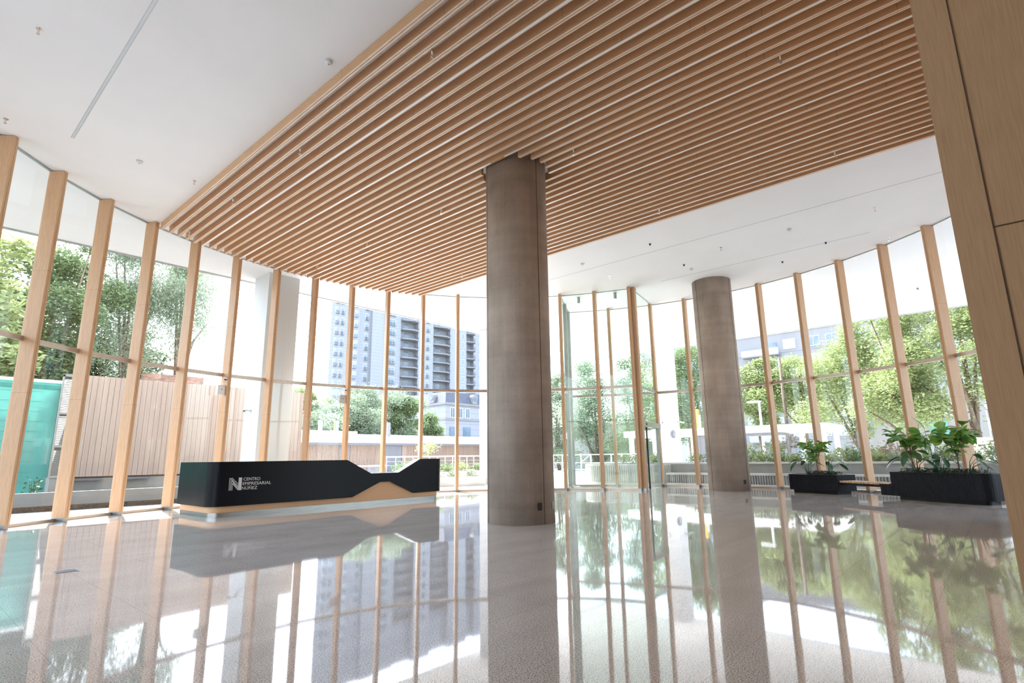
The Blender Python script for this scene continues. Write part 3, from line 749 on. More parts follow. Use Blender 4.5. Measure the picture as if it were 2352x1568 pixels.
gx = [4.226, 7.57, 10.93]; gy = [1.55, 5.08, 8.68, 11.54, 14.03]
for i, x in enumerate(gx):
    for k, y in enumerate(gy):
        if i == 0 and k == 0 or (i == 2 and k in (2, 4)): continue
        sprinkler(x, y, HC, 0.22, 'sprinkler hanging below the oak baffles, row %s from the left, %s from the window' % (ORD[i], ORD[len(gy)-1-k]), 'sprinklers below the baffles')
def detector(x, y, label, r=0.06):
    t = thing('smoke_detector', label, 'smoke detector', (x, y, HC), 0, 'ceiling detectors')
    MB().lathe([(r, -0.012), (r, 0.0)], k=24).build('base', M['plastic'], t, smooth=True)
    MB().lathe([(r*0.35, -0.05), (r*0.8, -0.038), (r*0.86, -0.012)], k=24).build('housing', M['plastic'], t, smooth=True)
    MB().lathe([(0.006, -0.054), (0.012, -0.049)], k=10).build('sensor', M['dark'], t)
for (x, y, l) in [(3.48, 6.48, 'white smoke detector beside the left edge of the oak baffles'), (2.50, 11.55, 'white smoke detector over the left window posts'),
                  (13.09, 8.62, 'white smoke detector just right of the big round column'), (15.81, 6.43, 'white smoke detector above the far round column'), (14.62, 3.30, 'white smoke detector right of the far round column')]:
    detector(x, y, l)
def dome(x, y, label):
    t = thing('ceiling_speaker', label, 'ceiling fitting', (x, y, HC), 0, 'dark-eyed ceiling fittings')
    MB().lathe([(0.05, -0.008), (0.05, 0.0)], k=18).build('plate', M['plastic'], t, smooth=True)
    MB().lathe([(0.012, -0.055), (0.024, -0.03), (0.026, -0.008)], k=12).build('lens', M['dark'], t, smooth=True)
for (x, y, l) in [(13.04, 6.39, 'small dark-eyed ceiling fitting nearest the slatted ceiling'), (15.27, 6.43, 'small dark-eyed ceiling fitting above the far round column'),
                  (17.07, 4.15, 'small dark-eyed ceiling fitting close to the right glass wall'), (16.27, 2.82, 'small dark-eyed ceiling fitting at the right, before the oak wall')]:
    dome(x, y, l)
t = thing('linear_light', 'long recessed light slot in the white ceiling, top left', 'ceiling light', (1.47, 0, HC))
MB().box(-0.024, -0.018, -3.0, 11.53, -0.002, 0.002).build('edge', M['alugrey'], t); MB().box(0.018, 0.024, -3.0, 11.53, -0.002, 0.002).build('edge', M['alugrey'], t)
M['diff'] = pmat('bluish_diffuser', (0.66, 0.70, 0.74), 0.3, var=0.01)
MB().box(-0.018, 0.018, -3.0, 11.53, -0.001, 0.002).build('diffuser', M['diff'], t)
for (x, y, l) in [(15.97, 10.75, 'left one of two cylinder lights under the vestibule ceiling'), (16.37, 9.48, 'right one of two cylinder lights under the vestibule ceiling')]:
    t = thing('cylinder_light', l, 'ceiling light', (x, y, HC), 0, 'vestibule lights')
    MB().lathe([(0.055, -0.22), (0.055, 0.0)], k=20).build('housing', M['alugrey'], t, smooth=True)
    MB().lathe([(0.045, -0.226), (0.045, -0.219)], k=20).build('lens', M['led'], t)
t = thing('soffit_vent', 'small dark slot vent in the outdoor soffit near the oak wall', 'ceiling light', (23.4, 1.45, HC))  # a soffit vent with a dark slot, no lamp
MB().box(-0.16, 0.16, -0.05, 0.05, -0.012, 0.0).build('housing', M['plastic'], t); MB().box(-0.13, 0.13, -0.03, 0.03, -0.016, -0.01).build('slot', M['dark'], t)
t = thing('floor_box', 'small flush floor outlet lid, bottom left of the floor', 'floor outlet', (1.48, 7.51, 0))
MB().box(-0.1, 0.1, -0.085, 0.085, 0.0, 0.003).build('frame', M['steel'], t); MB().box(-0.088, 0.088, -0.073, 0.073, 0.0025, 0.004).build('lid', M['grey'], t)

# fittings on two of the posts
def post_fit(k, labs, mat):
    p = arc(C1, R1, TH1[k+3]); a = R(TH1[k+3]); rx = Vector((math.cos(a), math.sin(a))); tx = Vector((-rx.y, rx.x))
    q = p+rx*0.10+tx*0.16
    t = thing('wall_box', labs[0], 'wall box', (q.x, q.y, 2.94), a, 'boxes on the posts')
    MB().box(-0.05, 0.05, -0.10, 0.10, -0.14, 0.12).build('housing', mat, t, bevel=0.012)
    MB().lathe([(0.0, 0.0), (0.012, 0.004)], c=(-0.05, 0, 0.0), axis=(-1, 0, 0), k=10).build('lens', M['dark'], t)
    q2 = p+rx*0.06+tx*0.075
    t2 = thing('dome_camera', labs[1], 'camera', (q2.x, q2.y, 3.22), a, 'dome cameras on the posts')
    MB().lathe([(0.045, 0.0), (0.05, 0.03), (0.05, 0.05)], axis=(0, 0, 1), k=16).build('housing', M['plastic'], t2, smooth=True)
    MB().lathe([(0.012, -0.032), (0.032, -0.018), (0.036, 0.0)], k=14).build('dome', M['dark'], t2, smooth=True)
post_fit(5, ['white box on the window post left of the white column', 'small dome camera above the white wall box'], M['plastic'])
post_fit(8, ['beige-grey box on the window post above the desk', 'small dome camera above the beige-grey wall box'], M['conclight'])
# ------------------------------------------------------------------ outdoors: foliage builders
def leaf_cloud(name, blobs, n, size, mat, parent, seed, droop=0.0, flat=0.35, strands=0):
    """n small folded leaves scattered through ellipsoids (cx, cy, cz, rx, ry, rz)"""
    rg = np.random.default_rng(seed)
    w = np.array([b[3]*b[4]+b[3]*b[5] for b in blobs]); idx = rg.choice(len(blobs), n, p=w/w.sum()); B = np.array(blobs)[idx]
    d = rg.normal(size=(n, 3)); d /= np.linalg.norm(d, axis=1)[:, None]
    r = rg.uniform(0.15, 1.0, n)**0.5*rg.choice([1.0, 1.0, 1.0, 1.22], n)
    lump = 1+0.18*np.sin(d[:, 0]*7+B[:, 0]*3)*np.sin(d[:, 1]*6+B[:, 1])*np.sin(d[:, 2]*8)
    P = B[:, :3]+d*B[:, 3:]*(r*lump)[:, None]
    if strands:
        k = n//2; P[:k, 2] -= rg.uniform(0, 1, k)**1.5*strands
        q = np.round(P[:k, :2]/0.22)*0.22; P[:k, :2] = q+rg.normal(size=(k, 2))*0.025
    a = rg.normal(size=(n, 3)); a[:, 2] *= flat; a[:, 2] -= droop; a /= np.linalg.norm(a, axis=1)[:, None]
    b = np.cross(a, rg.normal(size=(n, 3))); b /= np.linalg.norm(b, axis=1)[:, None]
    s = size*rg.uniform(0.6, 1.3, n)[:, None]; wd = 0.5 if not strands else 0.16
    V = np.empty((n, 4, 3)); V[:, 0] = P; V[:, 1] = P+a*s*0.5+b*s*wd*0.5; V[:, 2] = P+a*s; V[:, 3] = P+a*s*0.5-b*s*wd*0.5
    me = bpy.data.meshes.new(name); me.vertices.add(4*n); me.loops.add(4*n); me.polygons.add(n)
    me.vertices.foreach_set('co', V.reshape(-1)); me.loops.foreach_set('vertex_index', np.arange(4*n, dtype=np.int32))
    me.polygons.foreach_set('loop_start', np.arange(0, 4*n, 4, dtype=np.int32)); me.polygons.foreach_set('loop_total', np.full(n, 4, dtype=np.int32))
    me.update(); me.validate(); me.materials.append(mat)
    o = bpy.data.objects.new(name, me); COL.objects.link(o); o.parent = parent
    return o
def tree(label, x, y, zb, zt, r, mat, n, size, seed, group, lean=0.0, trunk=0.16, **kw):
    rnd = random.Random(seed)
    t = thing('tree', label, 'tree', (x, y, -0.4), 0, group)
    zb += 0.4; zt += 0.4; h = zt-zb; bl = []
    for k in range(15):
        a = rnd.uniform(0, 6.3); q = rnd.uniform(0.1, 0.95)*r; f = rnd.uniform(0.04, 0.96)
        rr = r*rnd.uniform(0.22, 0.46)*(1.15-0.5*abs(f-0.45))
        bl.append((q*math.cos(a)*(1.2-0.9*abs(f-0.4))+lean*f, q*math.sin(a)*(1.2-0.9*abs(f-0.4)), zb+f*h, rr*rnd.uniform(0.8, 1.3), rr*rnd.uniform(.8, 1.3), min(rr*0.8, h*0.22)))
    bl.append((0, 0, zb+h*0.5, r*0.6, r*0.6, h*0.42))
    leaf_cloud('crown', bl, n, size, mat, t, seed, **kw)
    b = MB(); b.tube([(0, 0, 0), (0.05*r, 0.02, zb*0.55), (0.12*r*rnd.uniform(-1, 1), 0.05, zb+h*0.15), (lean*.4, 0, zb+h*0.6)], [trunk, trunk*0.85, trunk*0.7, trunk*0.3], 9)
    for k in range(4):
        c = bl[k]; b.tube([(0, 0, zb*0.75+0.1*k), (c[0]*0.5, c[1]*0.5, zb+(c[2]-zb)*0.5), c[:3]], [trunk*0.5, trunk*0.35, trunk*0.12], 6)
    b.build('trunk', M['bark'], t, smooth=True)
    return t
def shrub(label, x, y, z, r, h, mat, n, size, seed, group, name='shrub'):
    t = thing(name, label, 'shrub', (x, y, z), 0, group)
    leaf_cloud('foliage', [(0, 0, h*0.45, r, r, h*0.55), (r*0.5, r*0.3, h*0.4, r*0.6, r*0.6, h*0.5), (-r*0.5, -r*.3, h*0.35, r*0.6, r*0.6, h*0.45)], n, size, mat, t, seed, flat=0.9)
    b = MB()
    for k in range(5): b.tube([(0.03*k-.06, 0, -0.05), ((k-2)*r*0.2, (k % 2-.5)*r*0.4, h*0.7)], [0.008, 0.004], 5)
    b.build('stems', M['bark'], t)
    return t

# ------------------------------------------------------------------ outdoors, left: concrete bed, boarded wall, shade-cloth fence
bed = thing('concrete_bed', 'low concrete planting bed outside the left windows', 'planting bed', (0, 0, 0))
MB().box(-6, 6.9, 17.50, 17.68, -0.02, 0.415).build('front_wall', M['conc'], bed)
MB().box(-6, 6.9, 17.68, 20.3, -0.02, 0.31).build('soil', M['soil'], bed)
MB().box(-6, 6.9, 17.46, 17.499, -0.02, 0.10).build('base_strip', M['soil'], bed)
wallp = thing('boarded_wall', 'tall boarded wall of pale pink-beige planks behind the concrete bed', 'wall', (0, 0, 0), kind='thing')
b = MB()
for k in range(49):
    x = 3.72+k*0.145; b.box(x, x+0.137, 20.42, 20.46, 0.71, 3.69)
b.build('boards', M['plank'], wallp)
MB().box(3.72, 10.8, 20.46, 23.2, -0.02, 3.6).build('core', M['groove'], wallp)
MB().box(3.72, 10.8, 20.44, 20.70, -0.02, 0.66).build('plinth', M['conc'], wallp)
b = MB(); b.box(3.75, 4.55, 20.30, 20.42, 0.60, 0.66); b.build('floodlight_channel', M['grey'], wallp)
b = MB(); b.box(5.0, 5.8, 20.30, 20.42, 0.60, 0.66); b.build('floodlight_channel', M['grey'], wallp)
lv = thing('louvre_panel', 'narrow grey louvred panel at the left end of the boarded wall', 'louvre panel', (0, 0, 0))
b = MB(); b.box(3.30, 3.34, 20.40, 20.5, 0.7, 3.66); b.box(3.64, 3.70, 20.40, 20.5, 0.7, 3.66); b.box(3.30, 3.7, 20.40, 20.5, 3.6, 3.68)
for z in (0.7, 1.55, 2.5): b.box(3.34, 3.64, 20.40, 20.5, z, z+0.06)
b.build('frame', M['alugrey'], lv)
b = MB()
for k in range(58): 
    z = 0.78+k*0.049; b.add([(3.34, 20.41, z), (3.64, 20.41, z), (3.64, 20.47, z+0.035), (3.34, 20.47, z+0.035), (3.34, 20.41, z+.006), (3.64, 20.41, z+.006), (3.64, 20.47, z+0.041), (3.34, 20.47, z+0.041)], [(0,3,2,1),(4,5,6,7),(0,1,5,4),(1,2,6,5),(2,3,7,6),(3,0,4,7)])
b.build('louvres', M['louvre'], lv)
MB().box(3.34, 3.7, 20.42, 20.9, -0.02, 0.70).build('plinth', M['conc'], lv)
fe = thing('shade_cloth_fence', 'teal shade-cloth fence beyond the concrete bed, far left', 'fence', (0, 0, 0))
MB().box(-14, 3.80, 23.3, 23.33, 0.05, 3.70).build('cloth', M['teal'], fe)
b = MB(); b.box(-14, 3.85, 23.24, 23.30, 3.70, 3.80); b.build('top_rail', M['plastic'], fe)
M['tealband'] = leaf_mat('teal_cloth_band', (0.06, 0.30, 0.27), (0.09, 0.36, 0.32), 0.3, 0.8)
MB().box(-14, 3.8, 23.27, 23.298, 3.50, 3.62).build('band', M['tealband'], fe)
for k in range(6): MB().lathe([(0.03, 0.0), (0.03, 3.75)], c=(3.7-2.6*k, 23.37, 0), k=10).build('fence_post', M['alugrey'], fe)
b = MB()
for k in range(40): b.box(-10+k*0.33, -10+k*0.33+0.006, 23.285, 23.291, 0.1, 3.5)
for k in range(11): b.box(-14, 3.3, 23.285, 23.291, 0.2+0.32*k, 0.206+0.32*k)
b.build('wire_grid', M['tealband'], fe)
for k, (x, y) in enumerate([(2.3, 20.0), (2.9, 19.6), (1.5, 19.9)]):
    shrub('sparse dark weed in the concrete bed, %s from the louvred panel' % ORD[k], x, y, 0.31, 0.25, 0.5, M['leaf_d'], 60, 0.09, 60+k, 'weeds in the concrete bed')
ch = thing('brick_parapet', 'old red-brown brick parapet showing over the boarded wall', 'brick wall', (0, 0, 0))
MB().box(7.6, 10.3, 29.6, 32, -0.4, 5.20).build('brickwork', M['brick'], ch)
tree('bright broad-leaved tree over the teal fence, far left', 1.7, 26.6, 3.2, 9.2, 1.8, M['leaf_b'], 8000, 0.28, 31, 'trees over the fence')
tree('mid-green bushy tree between the left window posts', 4.2, 29.7, 3.2, 11.0, 2.1, M['leaf_a'], 30000, 0.15, 32, 'trees over the fence')
tree('big dark-green drooping conifer behind the boarded wall', 7.3, 30.4, 3.4, 12.8, 2.7, M['leaf_c'], 48000, 0.18, 33, 'trees over the fence', droop=0.8, strands=0.9)
tree('light weeping conifer against the white sky, left of the white column', 9.5, 31.0, 6.2, 12.6, 2.0, M['leaf_c'], 20000, 0.20, 34, 'trees over the fence', droop=1.0, strands=1.4, lean=0.3)
for k, (x, y) in enumerate([(-2.5, 31), (0.3, 32.4), (2.9, 33.6), (5.6, 34.4), (8.0, 35.0)]):
    tree('dark background tree behind the teal fence, %s from the left' % ORD[k], x, y, 1.5, 9.8, 2.6, M['leaf_d'], 18000, 0.21, 40+k, 'dark trees behind the fence')

# ------------------------------------------------------------------ white outdoor columns under the overhang
def white_col(x0, x1, y0, y1, label, lines=False):
    t = thing('square_column', label, 'column', (0, 0, 0), kind='thing')
    MB().box(x0, x1, y0, y1, -0.02, HC-0.001).build('shaft', M['colpaint'], t)
    return t
white_col(7.11, 8.08, 15.98, 16.95, 'square white outdoor column behind the reception desk')
white_col(17.12, 18.05, 15.98, 16.93, 'square white outdoor column half hidden by the big round column')
white_col(26.6, 27.45, 12.5, 13.35, 'square white outdoor column with a round grey sign, right of the vestibule')
def bullet_cam(x, y, z, axis, label):
    t = thing('security_camera', label, 'camera', (x, y, z), 0, 'security cameras')
    ax = Vector(axis).normalized()
    MB().lathe([(0.05, 0.0), (0.05, 0.03), (0.02, 0.05), (0.02, 0.16)], axis=ax, c=-ax*0.015, k=12).build('bracket', M['alugrey'], t, smooth=True)
    p = ax*0.16; q = Vector((-0.4*ax.y-ax.x*0.1-0.35, 0.4*ax.x-0.35*abs(ax.x), -0.12))
    q = (Vector(cam_aim)-Vector((x, y, z))).normalized() if False else Vector((ax.y*-1.0+ax.x*0.6, ax.x*1.0+ax.y*0.6, -0.2)).normalized()
    MB().lathe([(0.035, -0.10), (0.045, -0.08), (0.045, 0.22), (0.03, 0.24)], c=p, axis=q, k=14).build('housing', M['alugrey'], t, smooth=True)
    MB().lathe([(0.026, 0.241), (0.026, 0.246)], c=p, axis=q, k=12).build('lens', M['dark'], t)
bullet_cam(7.11, 16.5, 2.55, (-1, 0, 0), 'grey bullet camera on the white column behind the desk')
bullet_cam(17.4, 15.98, 3.2, (0, -1, 0), 'grey bullet camera just left of the big round column')
bullet_cam(26.6, 13.1, 2.75, (-1, 0, 0), 'small camera on the left face of the white column with the sign')
bullet_cam(27.2, 12.5, 2.75, (0, -1, 0), 'small camera on the right face of the white column with the sign')
t = thing('round_sign', 'round dark grey smoking-area sign wrapped on the white column', 'sign', (0, 0, 0))
sg = MB(); 
def disc(mb, cx, cz, r, yy, k=28):
    """disc bent round the column corner: left part on the side face, right part on the front face"""
    pl = []
    for i in range(k):
        a = 2*math.pi*i/k; s = cx+r*math.cos(a); z = cz+r*math.sin(a); pl.append((s, z))
    L_ = [(s, z) for s, z in pl if s <= 0.0]; R_ = [(s, z) for s, z in pl if s > 0.0]
    zc = math.sqrt(max(r*r-cx*cx, 0)); L_ = sorted(L_, key=lambda p: math.atan2(p[1]-cz, p[0]-cx) % (2*math.pi))
    L_ = [(0.0, cz+zc)]+L_+[(0.0, cz-zc)]
    R_ = sorted(R_, key=lambda p: math.atan2(p[1]-cz, p[0]-cx)); R_ = [(0.0, cz-zc)]+R_+[(0.0, cz+zc)]
    for poly, side in ((L_, 0), (R_, 1)):
        f = (lambda s, z, o: (26.6-o, 12.5-s, z)) if side == 0 else (lambda s, z, o: (26.6+s, 12.5-o, z))
        m = len(poly); vs = [f(s, z, 0.001) for s, z in poly]+[f(s, z, 0.006) for s, z in poly]
        mb.add(vs, [tuple(range(m)), tuple(range(m, 2*m))]+[(i, (i+1) % m, m+(i+1) % m, m+i) for i in range(m)])
disc(sg, 0.06, 2.12, 0.21, 12.5); sg.build('disc', M['grey'], t)
b = MB(); yy = 12.4935
for (s, z, w_, h_) in [(0.05, 2.17, 0.045, 0.018), (0.11, 2.17, 0.06, 0.018), (0.05, 2.135, 0.11, 0.016), (0.06, 2.05, 0.09, 0.05)]: b.box(26.6+s, 26.6+s+w_, yy-0.002, yy+0.001, z, z+h_)
b.lathe([(0.022, 0.0), (0.022, 0.003)], c=(26.645, yy, 2.25), axis=(0, -1, 0), k=12)
b.build('pictogram', M['plastic'], t)

# ------------------------------------------------------------------ outdoors, middle: pavilion, railing, beds, trees, tower
pv_ = thing('pavilion', 'long low pavilion with white roof edge and timber-slat walls', 'building', (0, 0, 0))
MB().box(12, 60, 36, 48, 2.31, 2.80).build('roof', M['white'], pv_)
MB().box(14, 55, 37.5, 46, 2.80, 3.0).build('roof_upstand', M['white'], pv_)
MB().box(20.2, 24.9, 38.2, 44, 3.0, 3.25).build('roof_upstand', M['white'], pv_)
MB().box(12, 60, 36.6, 47.8, 2.14, 2.31).build('dark_band', M['grey'], pv_)
b = MB()
for k in range(0, 440):
    x = 12+k*0.11
    if 22.6 < x < 23.45 or 26.4 < x < 28.3: continue
    b.box(x, x+0.085, 36.95, 37.0, -0.3, 2.14)
b.build('timber_slats', M['clad'], pv_)
MB().box(12, 60, 37.0, 47.6, -0.4, 2.14).build('core', M['clad'], pv_)
MB().box(26.45, 28.3, 36.93, 36.99, -0.3, 2.12).build('door', M['grey'], pv_)
MB().box(22.6, 23.4, 36.93, 36.99, -0.3, 2.10).build('door', M['grey'], pv_)
MB().box(28.35, 28.8, 36.93, 36.99, -0.3, 2.12).build('door', M['clad'], pv_)
for k, (x, y, h) in enumerate([(22.7, 40.0, 4.15), (23.75, 39.4, 4.05), (27.4, 37.6, 4.0)]):
    t = thing('roof_flue', 'dark flue standing on the pavilion roof, %s from the left' % ORD[k], 'flue', (x, y, 0), group='flues on the pavilion roof')
    MB().box(-.13, .13, -.13, .13, 3.0 if k < 2 else 2.8, h).build('shaft', M['grey'], t)
    if k == 1: MB().box(-.2, -.14, -.05, .05, 3.0, h+.1).build('yellow_pipe', M['yellow'], t)
rl = thing('white_railing', 'white metal railing outside, above the curved bed left of the big column', 'railing', (0, 0, 0))
b = MB(); b.tube([(17.42, 24, 1.19), (24.4, 24, 1.19)], 0.035, 8); b.build('handrail', M['plastic'], rl)
for k in range(13):
    x = 17.45+k*0.575; MB().lathe([(0.022, 0.2), (0.022, 1.17)], c=(x, 24, 0), k=8).build('baluster', M['plastic'], rl)
for z in (0.95, 0.75): MB().tube([(17.42, 24, z), (24.4, 24, z)], 0.010, 6).build('wire', M['alugrey'], rl)
bd = thing('curved_bed', 'pale concrete planting bed seen between the desk and the big column', 'planting bed', (0, 0, 0))
pth = [(13.6, 18.0), (14.3, 17.35), (15.0, 16.86), (15.8, 16.38), (16.55, 16.02), (17.1, 16.9), (16.2, 18.0), (14.6, 18.6)]
MB().prism(pth, -0.02, 0.36).build('wall', M['conclight'], bd); MB().prism(inset(pth, 0.12), 0.3, 0.372).build('soil', M['soil'], bd)
b2 = thing('upper_bed', 'raised white planting bed below the white railing', 'planting bed', (0, 0, 0))
MB().box(16.2, 26, 21.6, 24.6, -0.02, 0.40).build('wall', M['conclight'], b2); MB().box(16.4, 25.8, 21.8, 24.4, 0.35, 0.42).build('soil', M['soil'], b2)
for k, (x, y, r, h) in enumerate([(17.0, 22.2, .5, .55), (18.1, 22.3, .45, .42), (20.0, 22.3, .5, .45), (21.4, 22.6, .5, .5), (22.6, 22.4, .45, .4)]):
    shrub('leafy light-green shrub under the white railing, %s from the left' % ORD[k], x, y, 0.42, r, h, M['leaf_b'] if k % 2 else M['leaf_a'], 350, 0.11, 70+k, 'shrubs under the railing')
for k, (x, y) in enumerate([(14.2, 17.7), (14.9, 17.3), (15.6, 16.9), (16.3, 16.6)]):
    shrub('low green plant in the pale curved bed, %s from the desk' % ORD[k], x, y, 0.372, 0.3, 0.22, M['leaf_a'], 220, 0.07, 80+k, 'plants in the curved bed')
tree('young yellow-green sapling in front of the pavilion', 21.6, 25.5, 1.3, 2.0, 0.75, M['leaf_b'], 420, 0.14, 90, None, trunk=0.03)
for k, (x, y) in enumerate([(17.0, 25.9), (18.2, 26.1)]):
    t = thing('outdoor_table', 'grey outdoor table seen through the desk notch, %s of two' % ORD[k], 'table', (x, y, 0), group='outdoor tables')
    MB().box(-.55, .55, -.4, .4, 0.70, 0.76).build('table_top', M['plastic'], t); MB().box(-.3, .3, -.2, .2, -0.02, 0.70).build('pedestal', M['grey'], t)

mids = [('silvery green tree filling the gap behind the roof flues', 30.4, 47.0, 2.0, 6.6, 2.4, 'leaf_c'), ('pale yellow-green tree right behind the white column', 26.9, 51.4, 2.2, 7.9, 2.0, 'leaf_b'), ('yellow-green tree standing farther back against the sky', 32.6, 57.4, 2.5, 8.6, 2.1, 'leaf_b'),
        ('silvery green tree over the pavilion roof, left half', 27.6, 47.6, 2.2, 6.3, 2.7, 'leaf_c'), ('large silvery green tree in the middle, before the tower', 33.4, 49.0, 2.0, 8.8, 3.6, 'leaf_c'),
        ('rounded green tree in front of the mansard house', 37.3, 48.5, 2.0, 7.6, 2.2, 'leaf_a'), ('green tree just left of the big round column', 40.6, 48.2, 2.0, 6.6, 1.9, 'leaf_a')]
for k, (l, x, y, zb_1, zt_1, r, m) in enumerate(mids): tree(l, x, y, zb_1, zt_1, r, M[m], 20000, 0.21, 100+k, 'trees behind the pavilion')

# tower block
def lines_mat(name, col, pitch_, width, dark, rough=0.85):
    m, nt, out = new_mat(name); bs = N(nt, 'ShaderNodeBsdfPrincipled'); nt.links.new(bs.outputs[0], out.inputs[0]); bs.inputs['Roughness'].default_value = rough
    sx = N(nt, 'ShaderNodeSeparateXYZ'); nt.links.new(N(nt, 'ShaderNodeNewGeometry').outputs['Position'], sx.inputs[0])
    b_ = N(nt, 'ShaderNodeMath', operation='MODULO'); b_.inputs[1].default_value = pitch_; nt.links.new(sx.outputs[2], b_.inputs[0])
    c = N(nt, 'ShaderNodeMath', operation='LESS_THAN'); c.inputs[1].default_value = width; nt.links.new(b_.outputs[0], c.inputs[0])
    mx = N(nt, 'ShaderNodeMix', data_type='RGBA'); mx.inputs[6].default_value = (*col, 1); mx.inputs[7].default_value = (*dark, 1)
    nt.links.new(c.outputs[0], mx.inputs[0]); nt.links.new(mx.outputs[2], bs.inputs['Base Color']); return m
M['stone'] = lines_mat('coursed_stone', (0.375, 0.381, 0.399), 0.97, 0.07, (0.27, 0.275, 0.30))
tw = thing('apartment_tower', 'tall pale apartment tower with stacked balconies, beyond the pavilion', 'building', (0, 132, 0))
b = MB()
b.prism([(77.0, 1.2), (78, 0.25), (79.5, 0), (85.2, 0), (85.2, 1.0), (89.5, 1.0), (89.5, 0), (93.4, 0), (93.4, 1.2), (100.6, 1.2), (100.6, 2.4), (106.7, 2.4), (106.7, 0.4), (112.9, 0.4), (112.9, 2.4), (120.1, 2.4), (120.1, 0.4), (127.6, 0.4), (127.6, 2.6), (131.6, 2.6), (131.6, 1), (160, 1), (176, 24), (93, 24)], -0.4, 54)
b.build('wall', M['stone'], tw)
def win_set(parent, x, y, z, w_, h_, dark=False, sill=True, face='y', proto={}):
    key = (round(w_, 2), round(h_, 2), dark, sill, face)
    if key in proto:
        f = copy_tree(proto[key], parent); f.location = (x, y, z); return f
    b = MB(); g = MB()
    b.box(-w_/2-.08, w_/2+.08, -0.06, 0.04, h_, h_+.1); b.box(-w_/2-.08, w_/2+.08, -0.10, 0.04, -.1, 0)
    for sx_ in (-w_/2-.08, w_/2, -.03): b.box(sx_, sx_+.08 if sx_ != -.03 else .03, -0.06, 0.04, 0, h_)
    g.box(-w_/2, w_/2, -0.02, 0.03, 0, h_)
    if face == 'x':
        for q in (b, g): q.v = [(yy_, -xx_, zz_) for xx_, yy_, zz_ in q.v]
    f = b.build('window', M['plastic'], parent, loc=(x, y, z)); g.build('pane', M['winglass'] if dark else M['curtain'], f)
    if sill:
        r_ = MB()
        for k in range(7): r_.box(-w_/2-.1+k*(w_+.2)/6-.015, -w_/2-.1+k*(w_+.2)/6+.015, -0.34, -0.31, 0, 0.85)
        r_.box(-w_/2-.12, w_/2+.12, -0.36, -0.30, 0.82, 0.88); r_.box(-w_/2-.12, w_/2+.12, -0.36, -0.0, -0.08, 0.0)
        if face == 'x': r_.v = [(yy_, -xx_, zz_) for xx_, yy_, zz_ in r_.v]
        r_.build('railing', M['rail'], f)
    proto[key] = f
    return f
Z0 = 41.6-1.2
bproto = None
for k in range(11):
    z = Z0-2.93*(k-1)
    for (x, y, w_, dk, sl_) in [(78.15, 0.3, 0.9, False, True), (79.7, 0, 0.8, True, True), (84.0, 0, 0.9, False, True), (88.2, 1.0, 0.9, True, True), (97.4, 1.2, 2.0, True, True), (110.5, 0.4, 1.1, True, True), (125.9, 0.4, 1.1, True, False), (135, 1, 1.4, True, True), (151, 1, 1.4, True, True)]:
        win_set(tw, x, y-0.02, z, w_, 1.9, dk, sl_)
    for (x0, x1, y0) in [(100.6, 106.7, 2.4), (112.9, 120.1, 2.4), (127.6, 131.6, 2.6), (141, 147, 1.0)]:
        xm, hw_ = (x0+x1)/2, (x1-x0)/2
        fb = MB(); fb.prism([(x0, y0), (x0, 0.3), (xm+hw_*0.3, -1.1), (x1, 0.0), (x1, y0)], z-0.75, z-0.35); bal = fb.build('balcony', M['render2'], tw)
        r_ = MB(); pts = [(x0+.1, 0.4), (xm+hw_*.3, -1.0), (x1-.1, 0.1)]
        for p, q in zip(pts, pts[1:]):
            r_.seg(p, q, 0.05, z+0.55, z+0.62); L_ = (Vector(q)-Vector(p)).length; m_ = int(L_/0.35)
            for i in range(m_+1):
                c = Vector(p)+(Vector(q)-Vector(p))*i/m_; r_.box(c.x-.03, c.x+.03, c.y-.03, c.y+.03, z-.35, z+.6)
        r_.build('railing', M['rail'], bal)
        MB().box(xm-0.9, xm+0.9, y0-0.05, y0-0.01, z-0.35, z+1.75).build('balcony_door', M['winglass'], tw)
# mansard house
mh = thing('mansard_house', 'stone house with dark slate mansard roof and round dormers, below the tower', 'building', (62.6, 70, 0))
MB().box(0, 17, 0, 14, -0.4, 10.0).build('wall', M['stone'], mh)
b = MB(); b.box(-0.4, 17.4, -0.4, 14, 10.0, 10.35); b.box(-.2, 17.2, -.2, 14, 7.4, 7.65); b.build('cornice', M['render2'], mh)
b = MB(); b.add([(-.2, -.2, 10.35), (17.2, -.2, 10.35), (17.2, 14, 10.35), (-.2, 14, 10.35), (.7, .7, 12.3), (16.3, .7, 12.3), (16.3, 13, 12.3), (.7, 13, 12.3)], [(4,5,6,7),(0,1,5,4),(1,2,6,5),(2,3,7,6),(3,0,4,7)])
b.build('roof', M['slate'], mh)
def dormer(x, y, face):
    b = MB(); b.box(-.55, .55, -.35, .6, 0, 1.15); b.lathe([(0.62, -.40), (0.62, .55)], c=(0, 0, 1.1), axis=(0, 1, 0), k=18)
    g = MB(); g.lathe([(0.34, 0.0), (0.34, 0.03)], c=(0, -.42, 0.85), axis=(0, -1, 0), k=18)
    if face == 'x':
        for q in (b, g): q.v = [(yy_, -xx_, zz_) for xx_, yy_, zz_ in q.v]
    o = b.build('dormer', M['render2'], mh, loc=(x, y, 10.4)); g.build('oval_window', M['winglass'], o)
dormer(-0.1, 3.2, 'x'); dormer(6.6, -0.1, 'y'); dormer(13, -0.1, 'y')
for x in (1.6, 3.4, 5.2, 8.5, 11): win_set(mh, x, -0.02, 7.9, 0.9, 1.6, True, False)
for y in (2.5, 6.5): win_set(mh, -0.02, y, 7.9, 0.9, 1.6, True, False, face='x')
for x in (1.8, 5.0, 9.5): MB().box(x-.9, x+.9, -.05, .02, 3.2, 6.3).build('arched_opening', M['winglass'], mh)

